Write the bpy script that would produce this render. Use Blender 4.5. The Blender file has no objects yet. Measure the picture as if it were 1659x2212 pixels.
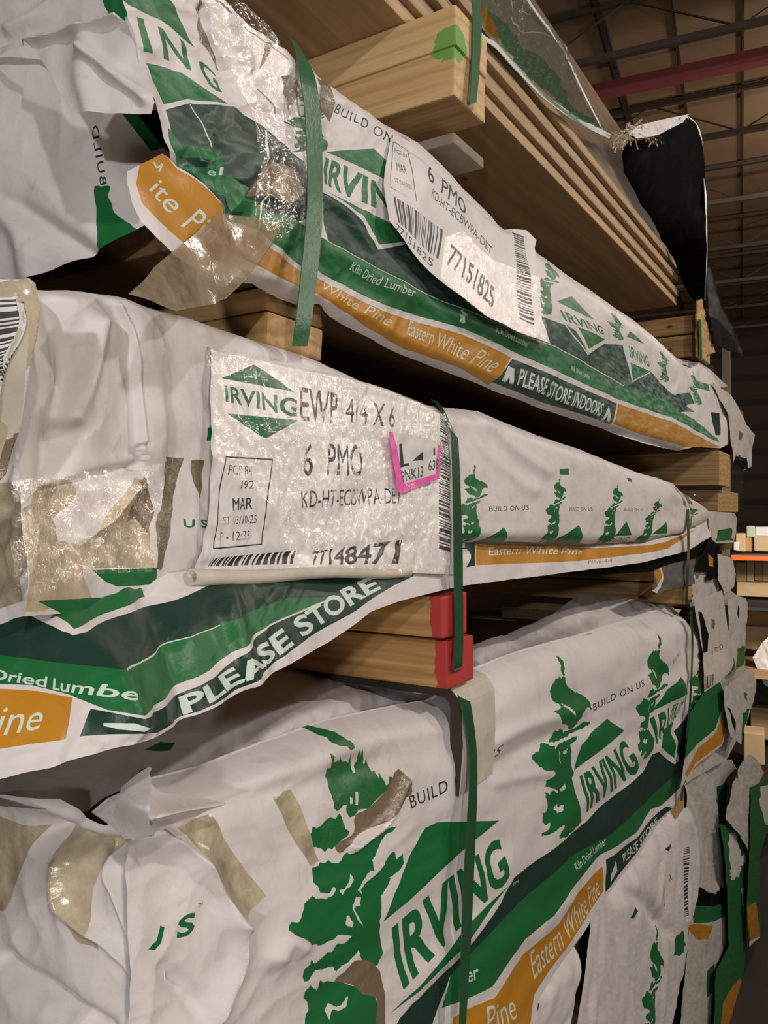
import bpy, bmesh, math, random
import numpy as np
from mathutils import Vector
from mathutils.geometry import delaunay_2d_cdt

random.seed(7)
SC = bpy.context.scene
COL = SC.collection

# ------------------------------------------------------------------ camera, light, exposure
FPX = 1700.0
CZ = 2.6
CAM = np.array([0.6, 0.0, CZ])
TH = math.atan(1060.5 / FPX)
FW = np.array([-math.sin(TH), math.cos(TH), 0.0])
RT = np.array([math.cos(TH), math.sin(TH), 0.0])
UP = np.array([0.0, 0.0, 1.0])
HOR = 1108.0

cam_d = bpy.data.cameras.new('camera')
cam_o = bpy.data.objects.new('camera', cam_d)
COL.objects.link(cam_o)
cam_d.sensor_fit = 'HORIZONTAL'
cam_d.sensor_width = 36.0
cam_d.lens = 36.0 * FPX / 1659.0
cam_d.shift_y = (HOR - 1106.0) / 1659.0
cam_d.clip_start = 0.02
cam_o.location = CAM
cam_o.rotation_euler = (math.pi / 2, 0, TH)
SC.camera = cam_o

vs = SC.view_settings
vs.view_transform = 'Standard'
vs.look = 'None'
vs.exposure = -0.15
vs.gamma = 1.0
vs.use_curve_mapping = False

world = bpy.data.worlds.new('world')
SC.world = world
world.use_nodes = True
world.node_tree.nodes['Background'].inputs[0].default_value = (1.0, 0.78, 0.62, 1)
world.node_tree.nodes['Background'].inputs[1].default_value = 0.11


def lamp(name, loc, target, size, power, color):
    d = bpy.data.lights.new(name, 'AREA')
    d.shape = 'DISK'
    d.size = size
    d.energy = power
    d.color = color
    o = bpy.data.objects.new(name, d)
    COL.objects.link(o)
    o.location = loc
    v = Vector(target) - Vector(loc)
    o.rotation_euler = v.to_track_quat('-Z', 'Y').to_euler()
    return o


WARM = (1.0, 0.88, 0.76)


def bulb(name, loc, radius, power, color):
    d = bpy.data.lights.new(name, 'POINT')
    d.shadow_soft_size = radius
    d.energy = power
    d.color = color
    o = bpy.data.objects.new(name, d)
    COL.objects.link(o)
    o.location = loc
    return o


lamp('high_bay_or_added_lamp', (2.6, -1.3, 4.55), (0, 0.9, 2.35), 0.12, 54, (1.0, 0.95, 0.91))
lamp('high_bay_or_added_lamp', (3.2, 3.2, 5.55), (0, 2.8, 2.35), 0.16, 105, (1.0, .92, .84))
lamp('high_bay_or_added_lamp', (1.6, -2.2, 3.05), (-0.2, 0.5, 2.65), 0.12, 44, (0.97, 0.97, 1.0))
lamp('fill_light', (1.9, -0.9, 1.5), (-0.2, 1.6, 3.2), 0.5, 20, (1.0, 0.88, 0.76))  # unseen fill light, added low to lift the undersides of the boards
lamp('high_bay_or_added_lamp', (3.3, 5.3, 3.55), (0, 1.6, 2.6), 0.45, 24, (1.0, .93, .86))  # unseen lamp, added for glints on the label film and light further along
bulb('high_bay_or_added_lamp', (1.2, 9.5, 6.1), 0.2, 130, WARM)
bulb('high_bay_or_added_lamp', (4.5, 7.5, 5.6), 0.2, 190, WARM)
lamp('rack_fill_light', (1.3, 7.2, 2.7), (-0.4, 10.0, 2.0), 0.4, 120, (1.0, 0.86, 0.70))  # unseen light, added to brighten the boxes on the rack

# ------------------------------------------------------------------ measuring helpers


def rays(U, V):
    a = (np.asarray(U, float) - 829.5) / FPX
    b = (HOR - np.asarray(V, float)) / FPX
    return FW[None, :] + a[:, None] * RT[None, :] + b[:, None] * UP[None, :]


def onplane(U, V, D, axis):
    d = rays(U, V)
    i = 0 if axis == 'x' else (1 if axis == 'y' else 2)
    t = (np.asarray(D, float) - CAM[i]) / d[:, i]
    return CAM[None, :] + d * t[:, None]


def P(u, v, d=0.0, axis='x'):
    return onplane([u], [v], [d], axis)[0]


def proj(p):
    d = np.asarray(p, float) - CAM
    return (829.5 + FPX * (d @ RT) / (d @ FW), HOR - FPX * d[2] / (d @ FW))


def BG(u, v, t):
    return CAM + rays([u], [v])[0] * t


def catmull(pts, n=6, closed=False):
    p = np.asarray(pts, float)
    N = len(p)
    out = []
    rng = range(N if closed else N - 1)
    for i in rng:
        p1, p2 = p[i], p[(i + 1) % N]
        p0 = p[i - 1] if (closed or i > 0) else 2 * p1 - p2
        p3 = p[(i + 2) % N] if (closed or i + 2 < N) else 2 * p2 - p1
        for k in range(n):
            t = k / n
            out.append(0.5 * ((2 * p1) + (-p0 + p2) * t + (2 * p0 - 5 * p1 + 4 * p2 - p3) * t * t
                              + (-p0 + 3 * p1 - 3 * p2 + p3) * t ** 3))
    if not closed:
        out.append(p[-1])
    return np.array(out)


def _hash(ix, iy, seed):
    h = (ix.astype(np.int64) * 374761393 + iy.astype(np.int64) * 668265263 + seed * 974711) & 0xffffffff
    h = ((h ^ (h >> 13)) * 1274126177) & 0xffffffff
    h = h ^ (h >> 16)
    return h / 4294967295.0 * 2 * math.pi


def perlin(x, y, seed=0):
    xi, yi = np.floor(x), np.floor(y)
    xf, yf = x - xi, y - yi
    u = xf ** 3 * (xf * (xf * 6 - 15) + 10)
    v = yf ** 3 * (yf * (yf * 6 - 15) + 10)

    def g(a, b):
        an = _hash(xi + a, yi + b, seed)
        return np.cos(an) * (xf - a) + np.sin(an) * (yf - b)
    return ((g(0, 0) * (1 - u) + g(1, 0) * u) * (1 - v) + (g(0, 1) * (1 - u) + g(1, 1) * u) * v) * 1.5


def tps(ctrl):
    c = np.asarray(ctrl, float)
    xy = c[:, :2] / 1000.0
    n = len(c)

    def k(r2):
        return np.where(r2 > 1e-12, r2 * np.log(np.maximum(r2, 1e-12)), 0.0)
    K = k(((xy[:, None] - xy[None]) ** 2).sum(-1))
    A = np.zeros((n + 3, n + 3))
    A[:n, :n] = K + np.eye(n) * 1e-5
    A[:n, n] = 1
    A[:n, n + 1:] = xy
    A[n, :n] = 1
    A[n + 1:, :n] = xy.T
    w = np.linalg.solve(A, np.concatenate([c[:, 2], np.zeros(3)]))

    def f(U, V):
        q = np.stack([U, V], -1) / 1000.0
        return k(((q[:, None] - xy[None]) ** 2).sum(-1)) @ w[:n] + w[n] + q @ w[n + 1:]
    return f


def polydist(U, V, pts):
    """distance and side (+ = left of travel in picture) to an open polyline"""
    p = np.asarray(pts, float)
    best = np.full(len(U), 1e9)
    side = np.zeros(len(U))
    for i in range(len(p) - 1):
        d = p[i + 1] - p[i]
        L2 = max(d @ d, 1e-9)
        wx, wy = U - p[i][0], V - p[i][1]
        t = np.clip((wx * d[0] + wy * d[1]) / L2, 0, 1)
        dx, dy = wx - t * d[0], wy - t * d[1]
        dd = np.hypot(dx, dy)
        m = dd < best
        best[m] = dd[m]
        side[m] = np.sign(d[0] * wy - d[1] * wx)[m]
    return best, side


# relief pieces: each is f(U, V, B) -> metres
def crease(pts, w, a, kind='ridge', fade=None):
    pts = catmull(pts, 4) if len(pts) > 2 and kind != 'roll' else np.asarray(pts, float)

    def f(U, V, B):
        d, s = polydist(U, V, pts)
        if kind == 'ridge':
            return a * np.exp(-(d / w) ** 2)
        if kind == 'tent':
            return a * np.exp(-(np.sqrt(d * d + 6.0) - 2.45) / w)
        if kind == 'step':
            r = a * 0.5 * np.tanh(s * d / w)
            if fade:
                r = r * np.exp(-(d / fade) ** 2)
            return r
        if kind == 'roll':
            q = 1 - np.clip(d / w, 0, 1)
            return -a * q ** 2.4
    f.lines = [(pts, w, kind)]
    return f


def wrinkle(amp, scale, st=(1, 1), seed=0, ridged=False, rot=0.0, mask=None):
    c, s = math.cos(rot), math.sin(rot)

    def f(U, V, B):
        p0, q0 = B[:, 0] + B[:, 1], B[:, 2]
        p, q = p0 * c + q0 * s, -p0 * s + q0 * c
        x, y = p / (scale * st[0]), q / (scale * st[1])
        wx = perlin(x * 0.7 + 9, y * 0.7 + 3, seed + 51) * 0.6
        n = perlin(x + wx, y - wx, seed)
        if ridged:
            n = (0.5 - np.abs(n)) * 1.6
            n2 = (0.5 - np.abs(perlin(x * 2.1 + 7, y * 2.1, seed + 5))) * 0.7
            n = n + n2
        else:
            n = n + 0.4 * perlin(x * 2.3, y * 2.3 + 5, seed + 5)
        r = amp * n
        if mask is not None:
            r = r * mask(U, V)
        return r
    return f


def H(*fs):
    def f(U, V, B):
        r = np.zeros(len(U))
        for g in fs:
            r = r + g(U, V, B)
        return r
    f.lines = sum([getattr(g, 'lines', []) for g in fs], [])
    return f


def blob(u, v, ru, rv, a):
    return lambda U, V, B: a * np.exp(-((U - u) / ru) ** 2 - ((V - v) / rv) ** 2)


# ------------------------------------------------------------------ printed artwork (2-D outlines)
def segs_of(pts, closed=True):
    p = np.asarray(pts, float)
    q = np.roll(p, -1, 0)
    s = np.stack([p, q], 1)
    return s if closed else s[:-1]


def densify(S, m=7.0):
    out = []
    for a, b in S:
        n = max(1, int(math.ceil(np.hypot(*(b - a)) / m)))
        t = np.linspace(0, 1, n + 1)[:, None]
        p = a + (b - a) * t
        out.append(np.stack([p[:-1], p[1:]], 1))
    return np.concatenate(out) if len(out) else np.zeros((0, 2, 2))


_tc = {}


def text_segs(s, bold=0.0, shear=0.0, space=1.0):
    key = (s, bold, shear, space)
    if key in _tc:
        return _tc[key]
    cu = bpy.data.curves.new('t', 'FONT')
    cu.body = s
    cu.shear = shear
    cu.offset = bold
    cu.space_character = space
    cu.resolution_u = 3
    o = bpy.data.objects.new('t', cu)
    COL.objects.link(o)
    bpy.context.view_layer.update()
    dg = bpy.context.evaluated_depsgraph_get()
    me = o.evaluated_get(dg).to_mesh()
    v = np.array([(p.co.x, p.co.y) for p in me.vertices])
    cnt = {}
    for f in me.polygons:
        vv = list(f.vertices)
        for i in range(len(vv)):
            a, b = vv[i], vv[(i + 1) % len(vv)]
            k = (min(a, b), max(a, b))
            cnt[k] = cnt.get(k, 0) + 1
    E = [k for k, c in cnt.items() if c == 1]
    S = np.array([[v[a], v[b]] for a, b in E])
    o.evaluated_get(dg).to_mesh_clear()
    bpy.data.objects.remove(o)
    bpy.data.curves.remove(cu)
    lo, hi = S.reshape(-1, 2).min(0), S.reshape(-1, 2).max(0)
    S = (S - lo) / (hi - lo)
    S[..., 1] = 1 - S[..., 1]
    _tc[key] = S
    return S


def quad_map(q):
    """unit square (x right, y down) -> picture quad TL TR BR BL (projective)"""
    src = np.array([[0, 0], [1, 0], [1, 1], [0, 1]], float)
    A, b = [], []
    for (x, y), (X, Y) in zip(src, q):
        A.append([x, y, 1, 0, 0, 0, -X * x, -X * y]); b.append(X)
        A.append([0, 0, 0, x, y, 1, -Y * x, -Y * y]); b.append(Y)
    h = np.append(np.linalg.solve(np.array(A), np.array(b, float)), 1).reshape(3, 3)

    def f(S):
        s = S.reshape(-1, 2)
        r = np.c_[s, np.ones(len(s))] @ h.T
        return (r[:, :2] / r[:, 2:]).reshape(S.shape)
    return f


def rib_map(top, bot, par=None):
    """unit square -> band between two matching polylines"""
    n = len(top)
    par = np.linspace(0, 1, n) if par is None else np.asarray(par, float)
    k = 8
    T, B = catmull(top, k), catmull(bot, k)
    pp = np.interp(np.arange(len(T)) / k, np.arange(n), par)

    def f(S):
        s = S.reshape(-1, 2)
        t = np.stack([np.interp(s[:, 0], pp, T[:, i]) for i in (0, 1)], 1)
        b = np.stack([np.interp(s[:, 0], pp, B[:, i]) for i in (0, 1)], 1)
        return (t + (b - t) * s[:, 1:2]).reshape(S.shape)
    return f


def L(mat, segs):
    return (mat, densify(np.asarray(segs, float)))


def poly(mat, pts, smooth=0):
    if smooth:
        pts = catmull(pts, smooth, True)
    return L(mat, segs_of(pts))


def stroke(mat, pts, w, smooth=4):
    p = catmull(pts, smooth) if len(pts) > 2 else np.asarray(pts, float)
    d = np.gradient(p, axis=0)
    n = np.stack([-d[:, 1], d[:, 0]], 1) / np.maximum(np.hypot(d[:, 0], d[:, 1]), 1e-6)[:, None]
    w = np.interp(np.linspace(0, 1, len(p)), np.linspace(0, 1, len(np.atleast_1d(w))), np.atleast_1d(w))[:, None]
    return L(mat, segs_of(np.concatenate([p + n * w / 2, (p - n * w / 2)[::-1]])))


def T(mat, s, q, bold=0.0, shear=0.0, space=1.0):
    m = q if callable(q) else quad_map(q)
    return L(mat, m(densify(text_segs(s, bold, shear, space), 0.12)))


def jag(pts, a, n=3, seed=1):
    r = random.Random(seed)
    p = np.asarray(pts, float)
    out = []
    for i in range(len(p)):
        a0, a1 = p[i], p[(i + 1) % len(p)]
        for k in range(n):
            c = a0 + (a1 - a0) * k / n
            out.append(c + (np.array([r.uniform(-a, a), r.uniform(-a, a)]) if k else 0))
    return out


_T2 = [
    [(395, 130), (410, 95), (430, 110), (440, 160), (430, 200), (415, 250), (420, 300), (395, 300), (385, 240), (400, 200)],
    [(330, 320), (345, 340), (360, 300), (380, 340), (390, 310), (415, 310), (430, 330), (440, 400), (470, 440), (495, 450), (540, 490), (560, 480), (640, 530), (670, 560), (700, 620), (705, 680), (680, 650), (640, 640), (600, 680), (570, 780), (540, 840), (500, 890), (460, 880), (440, 840), (410, 830), (370, 825), (320, 780), (280, 710), (250, 690), (270, 670), (320, 650), (350, 640), (320, 600), (290, 590), (250, 540), (240, 490), (250, 430), (280, 380), (300, 370)],
    [(350, 600), (380, 610), (440, 650), (480, 710), (490, 750), (450, 710), (400, 650)],
    [(250, 1030), (290, 960), (310, 900), (340, 910), (355, 870), (390, 890), (410, 930), (480, 890), (540, 870), (600, 820), (630, 800), (650, 810), (700, 800), (690, 830), (640, 860), (560, 900), (500, 930), (430, 970), (360, 1005), (300, 1030)],
    [(60, 1190), (100, 1150), (150, 1110), (180, 1040), (210, 1030), (250, 1060), (290, 1060), (300, 1100), (360, 1030), (420, 1010), (500, 970), (560, 960), (530, 1010), (470, 1050), (480, 1160), (480, 1220), (500, 1320), (530, 1430), (555, 1530), (540, 1580), (590, 1650), (590, 1720), (595, 1800), (590, 1880), (560, 1930), (480, 2000), (400, 2060), (330, 2070), (320, 2040), (370, 1960), (370, 1920), (300, 1980), (200, 2040), (160, 2050), (165, 2010), (220, 1980), (250, 1900), (200, 1930), (165, 1880), (170, 1790), (210, 1790), (230, 1720), (195, 1620), (210, 1570), (250, 1600), (270, 1550), (340, 1580), (330, 1550), (240, 1510), (200, 1520), (200, 1450), (250, 1410), (290, 1400), (300, 1350), (250, 1330), (180, 1330), (120, 1290), (80, 1230)],
    [(380, 1130), (440, 1080), (430, 1130), (400, 1160)], [(340, 1110), (355, 1200), (370, 1260), (345, 1210)],
    [(300, 1760), (340, 1700), (350, 1740), (400, 1710), (390, 1760), (330, 1800)], [(360, 1540), (430, 1470), (420, 1540), (390, 1560)],
]
TREE = np.concatenate([segs_of(jag(p, 9, 3, i)) for i, p in enumerate(_T2)])
TREE = (TREE - np.array([60, 95])) / np.array([650.0, 1975.0])


def tree(mat, q):
    m = q if callable(q) else quad_map(q)
    return L(mat, m(TREE))


def barcode(mat, q, n=40, seed=1, horizontal=False):
    r = random.Random(seed)
    x = 0.0
    S = []
    while x < 1:
        w = r.choice([1, 1, 2, 3]) / (n * 1.9)
        if x + w <= 1.0:
            b = [(x, 0), (x + w, 0), (x + w, 1), (x, 1)]
            if horizontal:
                b = [(k, j) for j, k in b]
            S.append(segs_of(b))
        x += w + r.choice([1, 1, 2]) / (n * 1.9)
    m = q if callable(q) else quad_map(q)
    return L(mat, m(densify(np.concatenate(S), 0.08)))


def logo(q, green='green', white=None, parts='utl'):
    """diamond of two green triangles with the word between"""
    m = q if callable(q) else quad_map(q)
    out = []
    if white:
        out.append(L(white, m(densify(segs_of([(-.02, .31), (.5, -.02), (1.02, .31), (1.02, .72), (.5, 1.04), (-.02, .72)]), .1))))
    if 'u' in parts:
        out.append(L(green, m(densify(segs_of([(0, .29), (.5, 0), (1, .29)]), .1))))
    if 't' in parts:
        S = text_segs('IRVING', 0.022, 0, 1.0) * np.array([.94, .30]) + np.array([.03, .35])
        out.append(L(green, m(densify(S, .05))))
    if 'l' in parts:
        out.append(L(green, m(densify(segs_of([(0, .71), (1, .71), (.5, 1)]), .1))))
    return out


# ------------------------------------------------------------------ materials
def nodes(name):
    m = bpy.data.materials.new(name)
    m.use_nodes = True
    nt = m.node_tree
    return m, nt, nt.nodes['Principled BSDF'], nt.nodes['Material Output']


def N(nt, typ, **kw):
    n = nt.nodes.new(typ)
    for k, v in kw.items():
        if k in ('op', 'operation'):
            n.operation = v
        elif hasattr(n, k) and not isinstance(k, int):
            setattr(n, k, v)
    return n


def noise(nt, scale, detail=3, vec=None, rough=0.55, dist=0.0):
    n = nt.nodes.new('ShaderNodeTexNoise')
    n.inputs['Scale'].default_value = scale
    n.inputs['Detail'].default_value = detail
    n.inputs['Roughness'].default_value = rough
    n.inputs['Distortion'].default_value = dist
    if vec is not None:
        nt.links.new(vec, n.inputs['Vector'])
    return n


def ramp(nt, src, a, b, ca=(0, 0, 0, 1), cb=(1, 1, 1, 1)):
    r = nt.nodes.new('ShaderNodeValToRGB')
    r.color_ramp.elements[0].position = a
    r.color_ramp.elements[1].position = b
    r.color_ramp.elements[0].color = ca
    r.color_ramp.elements[1].color = cb
    nt.links.new(src, r.inputs[0])
    return r


def mixc(nt, fac, a, b):
    m = nt.nodes.new('ShaderNodeMix')
    m.data_type = 'RGBA'
    for sock, v in ((0, fac), (6, a), (7, b)):
        if isinstance(v, (int, float)):
            m.inputs[sock].default_value = v
        elif isinstance(v, tuple):
            m.inputs[sock].default_value = v
        else:
            nt.links.new(v, m.inputs[sock])
    return m.outputs[2]


def mapped(nt, scale=(1, 1, 1), rot=(0, 0, 0)):
    tc = nt.nodes.new('ShaderNodeTexCoord')
    mp = nt.nodes.new('ShaderNodeMapping')
    mp.inputs['Scale'].default_value = scale
    mp.inputs['Rotation'].default_value = rot
    nt.links.new(tc.outputs['Object'], mp.inputs['Vector'])
    return mp.outputs['Vector']


def film(name, col, rough=0.48, dirt=0.35, scuff=None, bump=0.13, back=(0.012, 0.011, 0.010, 1), spec=0.25):
    """woven plastic wrap, printed in one colour; black lining inside"""
    m, nt, b, out = nodes(name)
    v = mapped(nt)
    c = (col[0], col[1], col[2], 1)
    src = c
    if scuff:
        vs_ = mapped(nt, (14, 14, 90), (0.5, 0, 0))
        s = noise(nt, 1.0, 4, vs_, 0.7)
        r = ramp(nt, s.outputs['Fac'], 0.50 - 0.1 * scuff, 0.72)
        sep = nt.nodes.new('ShaderNodeSeparateXYZ')
        nt.links.new(v, sep.inputs[0])
        mr = nt.nodes.new('ShaderNodeMapRange')
        mr.inputs[1].default_value = 0.5
        mr.inputs[2].default_value = 1.9
        mr.inputs[3].default_value = 0.22
        mr.inputs[4].default_value = 1.0
        nt.links.new(sep.outputs['Y'], mr.inputs[0])
        mu = nt.nodes.new('ShaderNodeMath')
        mu.operation = 'MULTIPLY'
        nt.links.new(r.outputs[0], mu.inputs[0])
        nt.links.new(mr.outputs[0], mu.inputs[1])
        mu2 = nt.nodes.new('ShaderNodeMath')
        mu2.operation = 'MULTIPLY'
        mu2.inputs[1].default_value = 0.62
        nt.links.new(mu.outputs[0], mu2.inputs[0])
        src = mixc(nt, mu2.outputs[0], src, (0.34, 0.47, 0.38, 1))
    n1 = noise(nt, 9.0, 5, v, 0.65, 0.6)
    n2 = noise(nt, 38.0, 4, v, 0.7)
    r1 = ramp(nt, n1.outputs['Fac'], 0.52, 0.78)
    r2 = ramp(nt, n2.outputs['Fac'], 0.58, 0.80)
    mu = nt.nodes.new('ShaderNodeMath')
    mu.operation = 'MAXIMUM'
    nt.links.new(r1.outputs[0], mu.inputs[0])
    nt.links.new(r2.outputs[0], mu.inputs[1])
    mm = nt.nodes.new('ShaderNodeMath')
    mm.operation = 'MULTIPLY'
    mm.inputs[1].default_value = dirt
    nt.links.new(mu.outputs[0], mm.inputs[0])
    dc = tuple(x * 0.5 for x in col)
    src = mixc(nt, mm.outputs[0], src, (dc[0] + .05, dc[1] + .035, dc[2] + .02, 1))
    if back is not None:
        g = nt.nodes.new('ShaderNodeNewGeometry')
        src = mixc(nt, g.outputs['Backfacing'], src, back)
    nt.links.new(src, b.inputs['Base Color'])
    b.inputs['Roughness'].default_value = rough
    b.inputs['Specular IOR Level'].default_value = spec
    nb = noise(nt, 70.0, 3, v, 0.6, 0.8)
    nb2 = noise(nt, 700.0, 2, v, 0.5)
    ad = nt.nodes.new('ShaderNodeMath')
    ad.operation = 'MULTIPLY_ADD'
    ad.inputs[1].default_value = 0.15
    nt.links.new(nb2.outputs['Fac'], ad.inputs[0])
    nt.links.new(nb.outputs['Fac'], ad.inputs[2])
    bp = nt.nodes.new('ShaderNodeBump')
    bp.inputs['Strength'].default_value = bump
    bp.inputs['Distance'].default_value = 0.004
    nt.links.new(ad.outputs[0], bp.inputs['Height'])
    nt.links.new(bp.outputs[0], b.inputs['Normal'])
    return m


def clear_film(name, tint=(0.96, 0.95, 0.93), gloss=0.14, rough=0.09, scale=130.0, strength=0.7, dist=0.006, haze=0.0, hazecol=(.7, .66, .6)):
    m, nt, b, out = nodes(name)
    nt.nodes.remove(b)
    v = mapped(nt)
    tr = nt.nodes.new('ShaderNodeBsdfTransparent')
    tr.inputs[0].default_value = (*tint, 1)
    gl = nt.nodes.new('ShaderNodeBsdfGlossy')
    gl.inputs['Roughness'].default_value = rough
    nb = noise(nt, scale, 3, v, 0.6, 1.0)
    bp = nt.nodes.new('ShaderNodeBump')
    bp.inputs['Strength'].default_value = strength
    bp.inputs['Distance'].default_value = dist
    nt.links.new(nb.outputs['Fac'], bp.inputs['Height'])
    nt.links.new(bp.outputs[0], gl.inputs['Normal'])
    base = tr.outputs[0]
    if haze:
        df = nt.nodes.new('ShaderNodeBsdfDiffuse')
        df.inputs[0].default_value = (*hazecol, 1)
        hz = noise(nt, 30, 4, v, .7)
        hr = ramp(nt, hz.outputs['Fac'], 0.3, 0.75, (haze * .5,) * 3 + (1,), (min(1, haze * 1.4),) * 3 + (1,))
        mx0 = nt.nodes.new('ShaderNodeMixShader')
        nt.links.new(hr.outputs[0], mx0.inputs[0])
        nt.links.new(base, mx0.inputs[1])
        nt.links.new(df.outputs[0], mx0.inputs[2])
        base = mx0.outputs[0]
    gl.inputs['Color'].default_value = (gloss, gloss, gloss, 1)
    mx = nt.nodes.new('ShaderNodeAddShader')
    nt.links.new(base, mx.inputs[0])
    nt.links.new(gl.outputs[0], mx.inputs[1])
    nt.links.new(mx.outputs[0], out.inputs[0])
    return m


def plain(name, col, rough=0.5, bump=0.0, bscale=60, metallic=0.0, vary=0.0, vscale=12, spec=0.4):
    m, nt, b, out = nodes(name)
    v = mapped(nt)
    src = (*col, 1)
    if vary:
        n = noise(nt, vscale, 5, v, .65)
        r = ramp(nt, n.outputs['Fac'], 0.3, 0.75)
        src = mixc(nt, r.outputs[0], tuple(c * (1 - vary) for c in col) + (1,), (*col, 1))
        nt.links.new(src, b.inputs['Base Color'])
    else:
        b.inputs['Base Color'].default_value = src
    b.inputs['Roughness'].default_value = rough
    b.inputs['Metallic'].default_value = metallic
    b.inputs['Specular IOR Level'].default_value = spec
    if bump:
        nb = noise(nt, bscale, 4, v)
        bp = nt.nodes.new('ShaderNodeBump')
        bp.inputs['Strength'].default_value = bump
        bp.inputs['Distance'].default_value = 0.003
        nt.links.new(nb.outputs['Fac'], bp.inputs['Height'])
        nt.links.new(bp.outputs[0], b.inputs['Normal'])
    return m


def wood(name, light, dark, grain='x', paint=None, paint_from=0.0, knots=True, rough=0.6, smear=None):
    """softwood with grain along one local axis; paint brushed on the end where local x > paint_from"""
    m, nt, b, out = nodes(name)
    sc = {'x': (1.2, 26, 26), 'y': (26, 1.2, 26), 'z': (26, 26, 1.2)}[grain]
    v = mapped(nt, sc)
    v0 = mapped(nt)
    n = noise(nt, 1.6, 5, v, .62, 1.2)
    r = ramp(nt, n.outputs['Fac'], 0.32, 0.68, (*dark, 1), (*light, 1))
    src = r.outputs[0]
    w = nt.nodes.new('ShaderNodeTexWave')
    w.wave_type = 'BANDS'
    w.bands_direction = 'Z'
    w.inputs['Scale'].default_value = 0.5
    w.inputs['Distortion'].default_value = 6.0
    w.inputs['Detail'].default_value = 2.0
    nt.links.new(v, w.inputs['Vector'])
    wr_ = ramp(nt, w.outputs['Fac'], 0.0, 0.35, (0.45, 0.45, 0.45, 1), (0, 0, 0, 1))
    src = mixc(nt, wr_.outputs[0], src, tuple(c * .72 for c in dark) + (1,))
    if knots:
        vo = nt.nodes.new('ShaderNodeTexVoronoi')
        vo.inputs['Scale'].default_value = 6.0
        kv = mapped(nt, {'x': (.8, 1.5, 1.5), 'y': (1.5, .8, 1.5), 'z': (1.5, 1.5, .8)}[grain])
        nt.links.new(kv, vo.inputs['Vector'])
        kr = ramp(nt, vo.outputs['Distance'], 0.03, 0.09, (1, 1, 1, 1), (0, 0, 0, 1))
        src = mixc(nt, kr.outputs[0], src, (0.09, 0.04, 0.02, 1))
    if paint:
        sep = nt.nodes.new('ShaderNodeSeparateXYZ')
        nt.links.new(v0, sep.inputs[0])
        pn = noise(nt, 28, 3, v0)
        ma = nt.nodes.new('ShaderNodeMath')
        ma.operation = 'MULTIPLY_ADD'
        ma.inputs[1].default_value = 0.035
        nt.links.new(pn.outputs['Fac'], ma.inputs[0])
        if smear:
            ds = nt.nodes.new('ShaderNodeVectorMath')
            ds.operation = 'DISTANCE'
            ds.inputs[1].default_value = smear
            nt.links.new(v0, ds.inputs[0])
            ng = nt.nodes.new('ShaderNodeMath')
            ng.operation = 'MULTIPLY'
            ng.inputs[1].default_value = -1.0
            nt.links.new(ds.outputs['Value'], ng.inputs[0])
            nt.links.new(ng.outputs[0], ma.inputs[2])
        else:
            nt.links.new(sep.outputs['X'], ma.inputs[2])
        gt = nt.nodes.new('ShaderNodeMath')
        gt.operation = 'GREATER_THAN'
        gt.inputs[1].default_value = paint_from + 0.017
        nt.links.new(ma.outputs[0], gt.inputs[0])
        src = mixc(nt, gt.outputs[0], src, (*paint, 1))
    nt.links.new(src, b.inputs['Base Color'])
    b.inputs['Roughness'].default_value = rough
    b.inputs['Specular IOR Level'].default_value = 0.25
    bp = nt.nodes.new('ShaderNodeBump')
    bp.inputs['Strength'].default_value = 0.35
    bp.inputs['Distance'].default_value = 0.002
    nt.links.new(n.outputs['Fac'], bp.inputs['Height'])
    nt.links.new(bp.outputs[0], b.inputs['Normal'])
    return m


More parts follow.
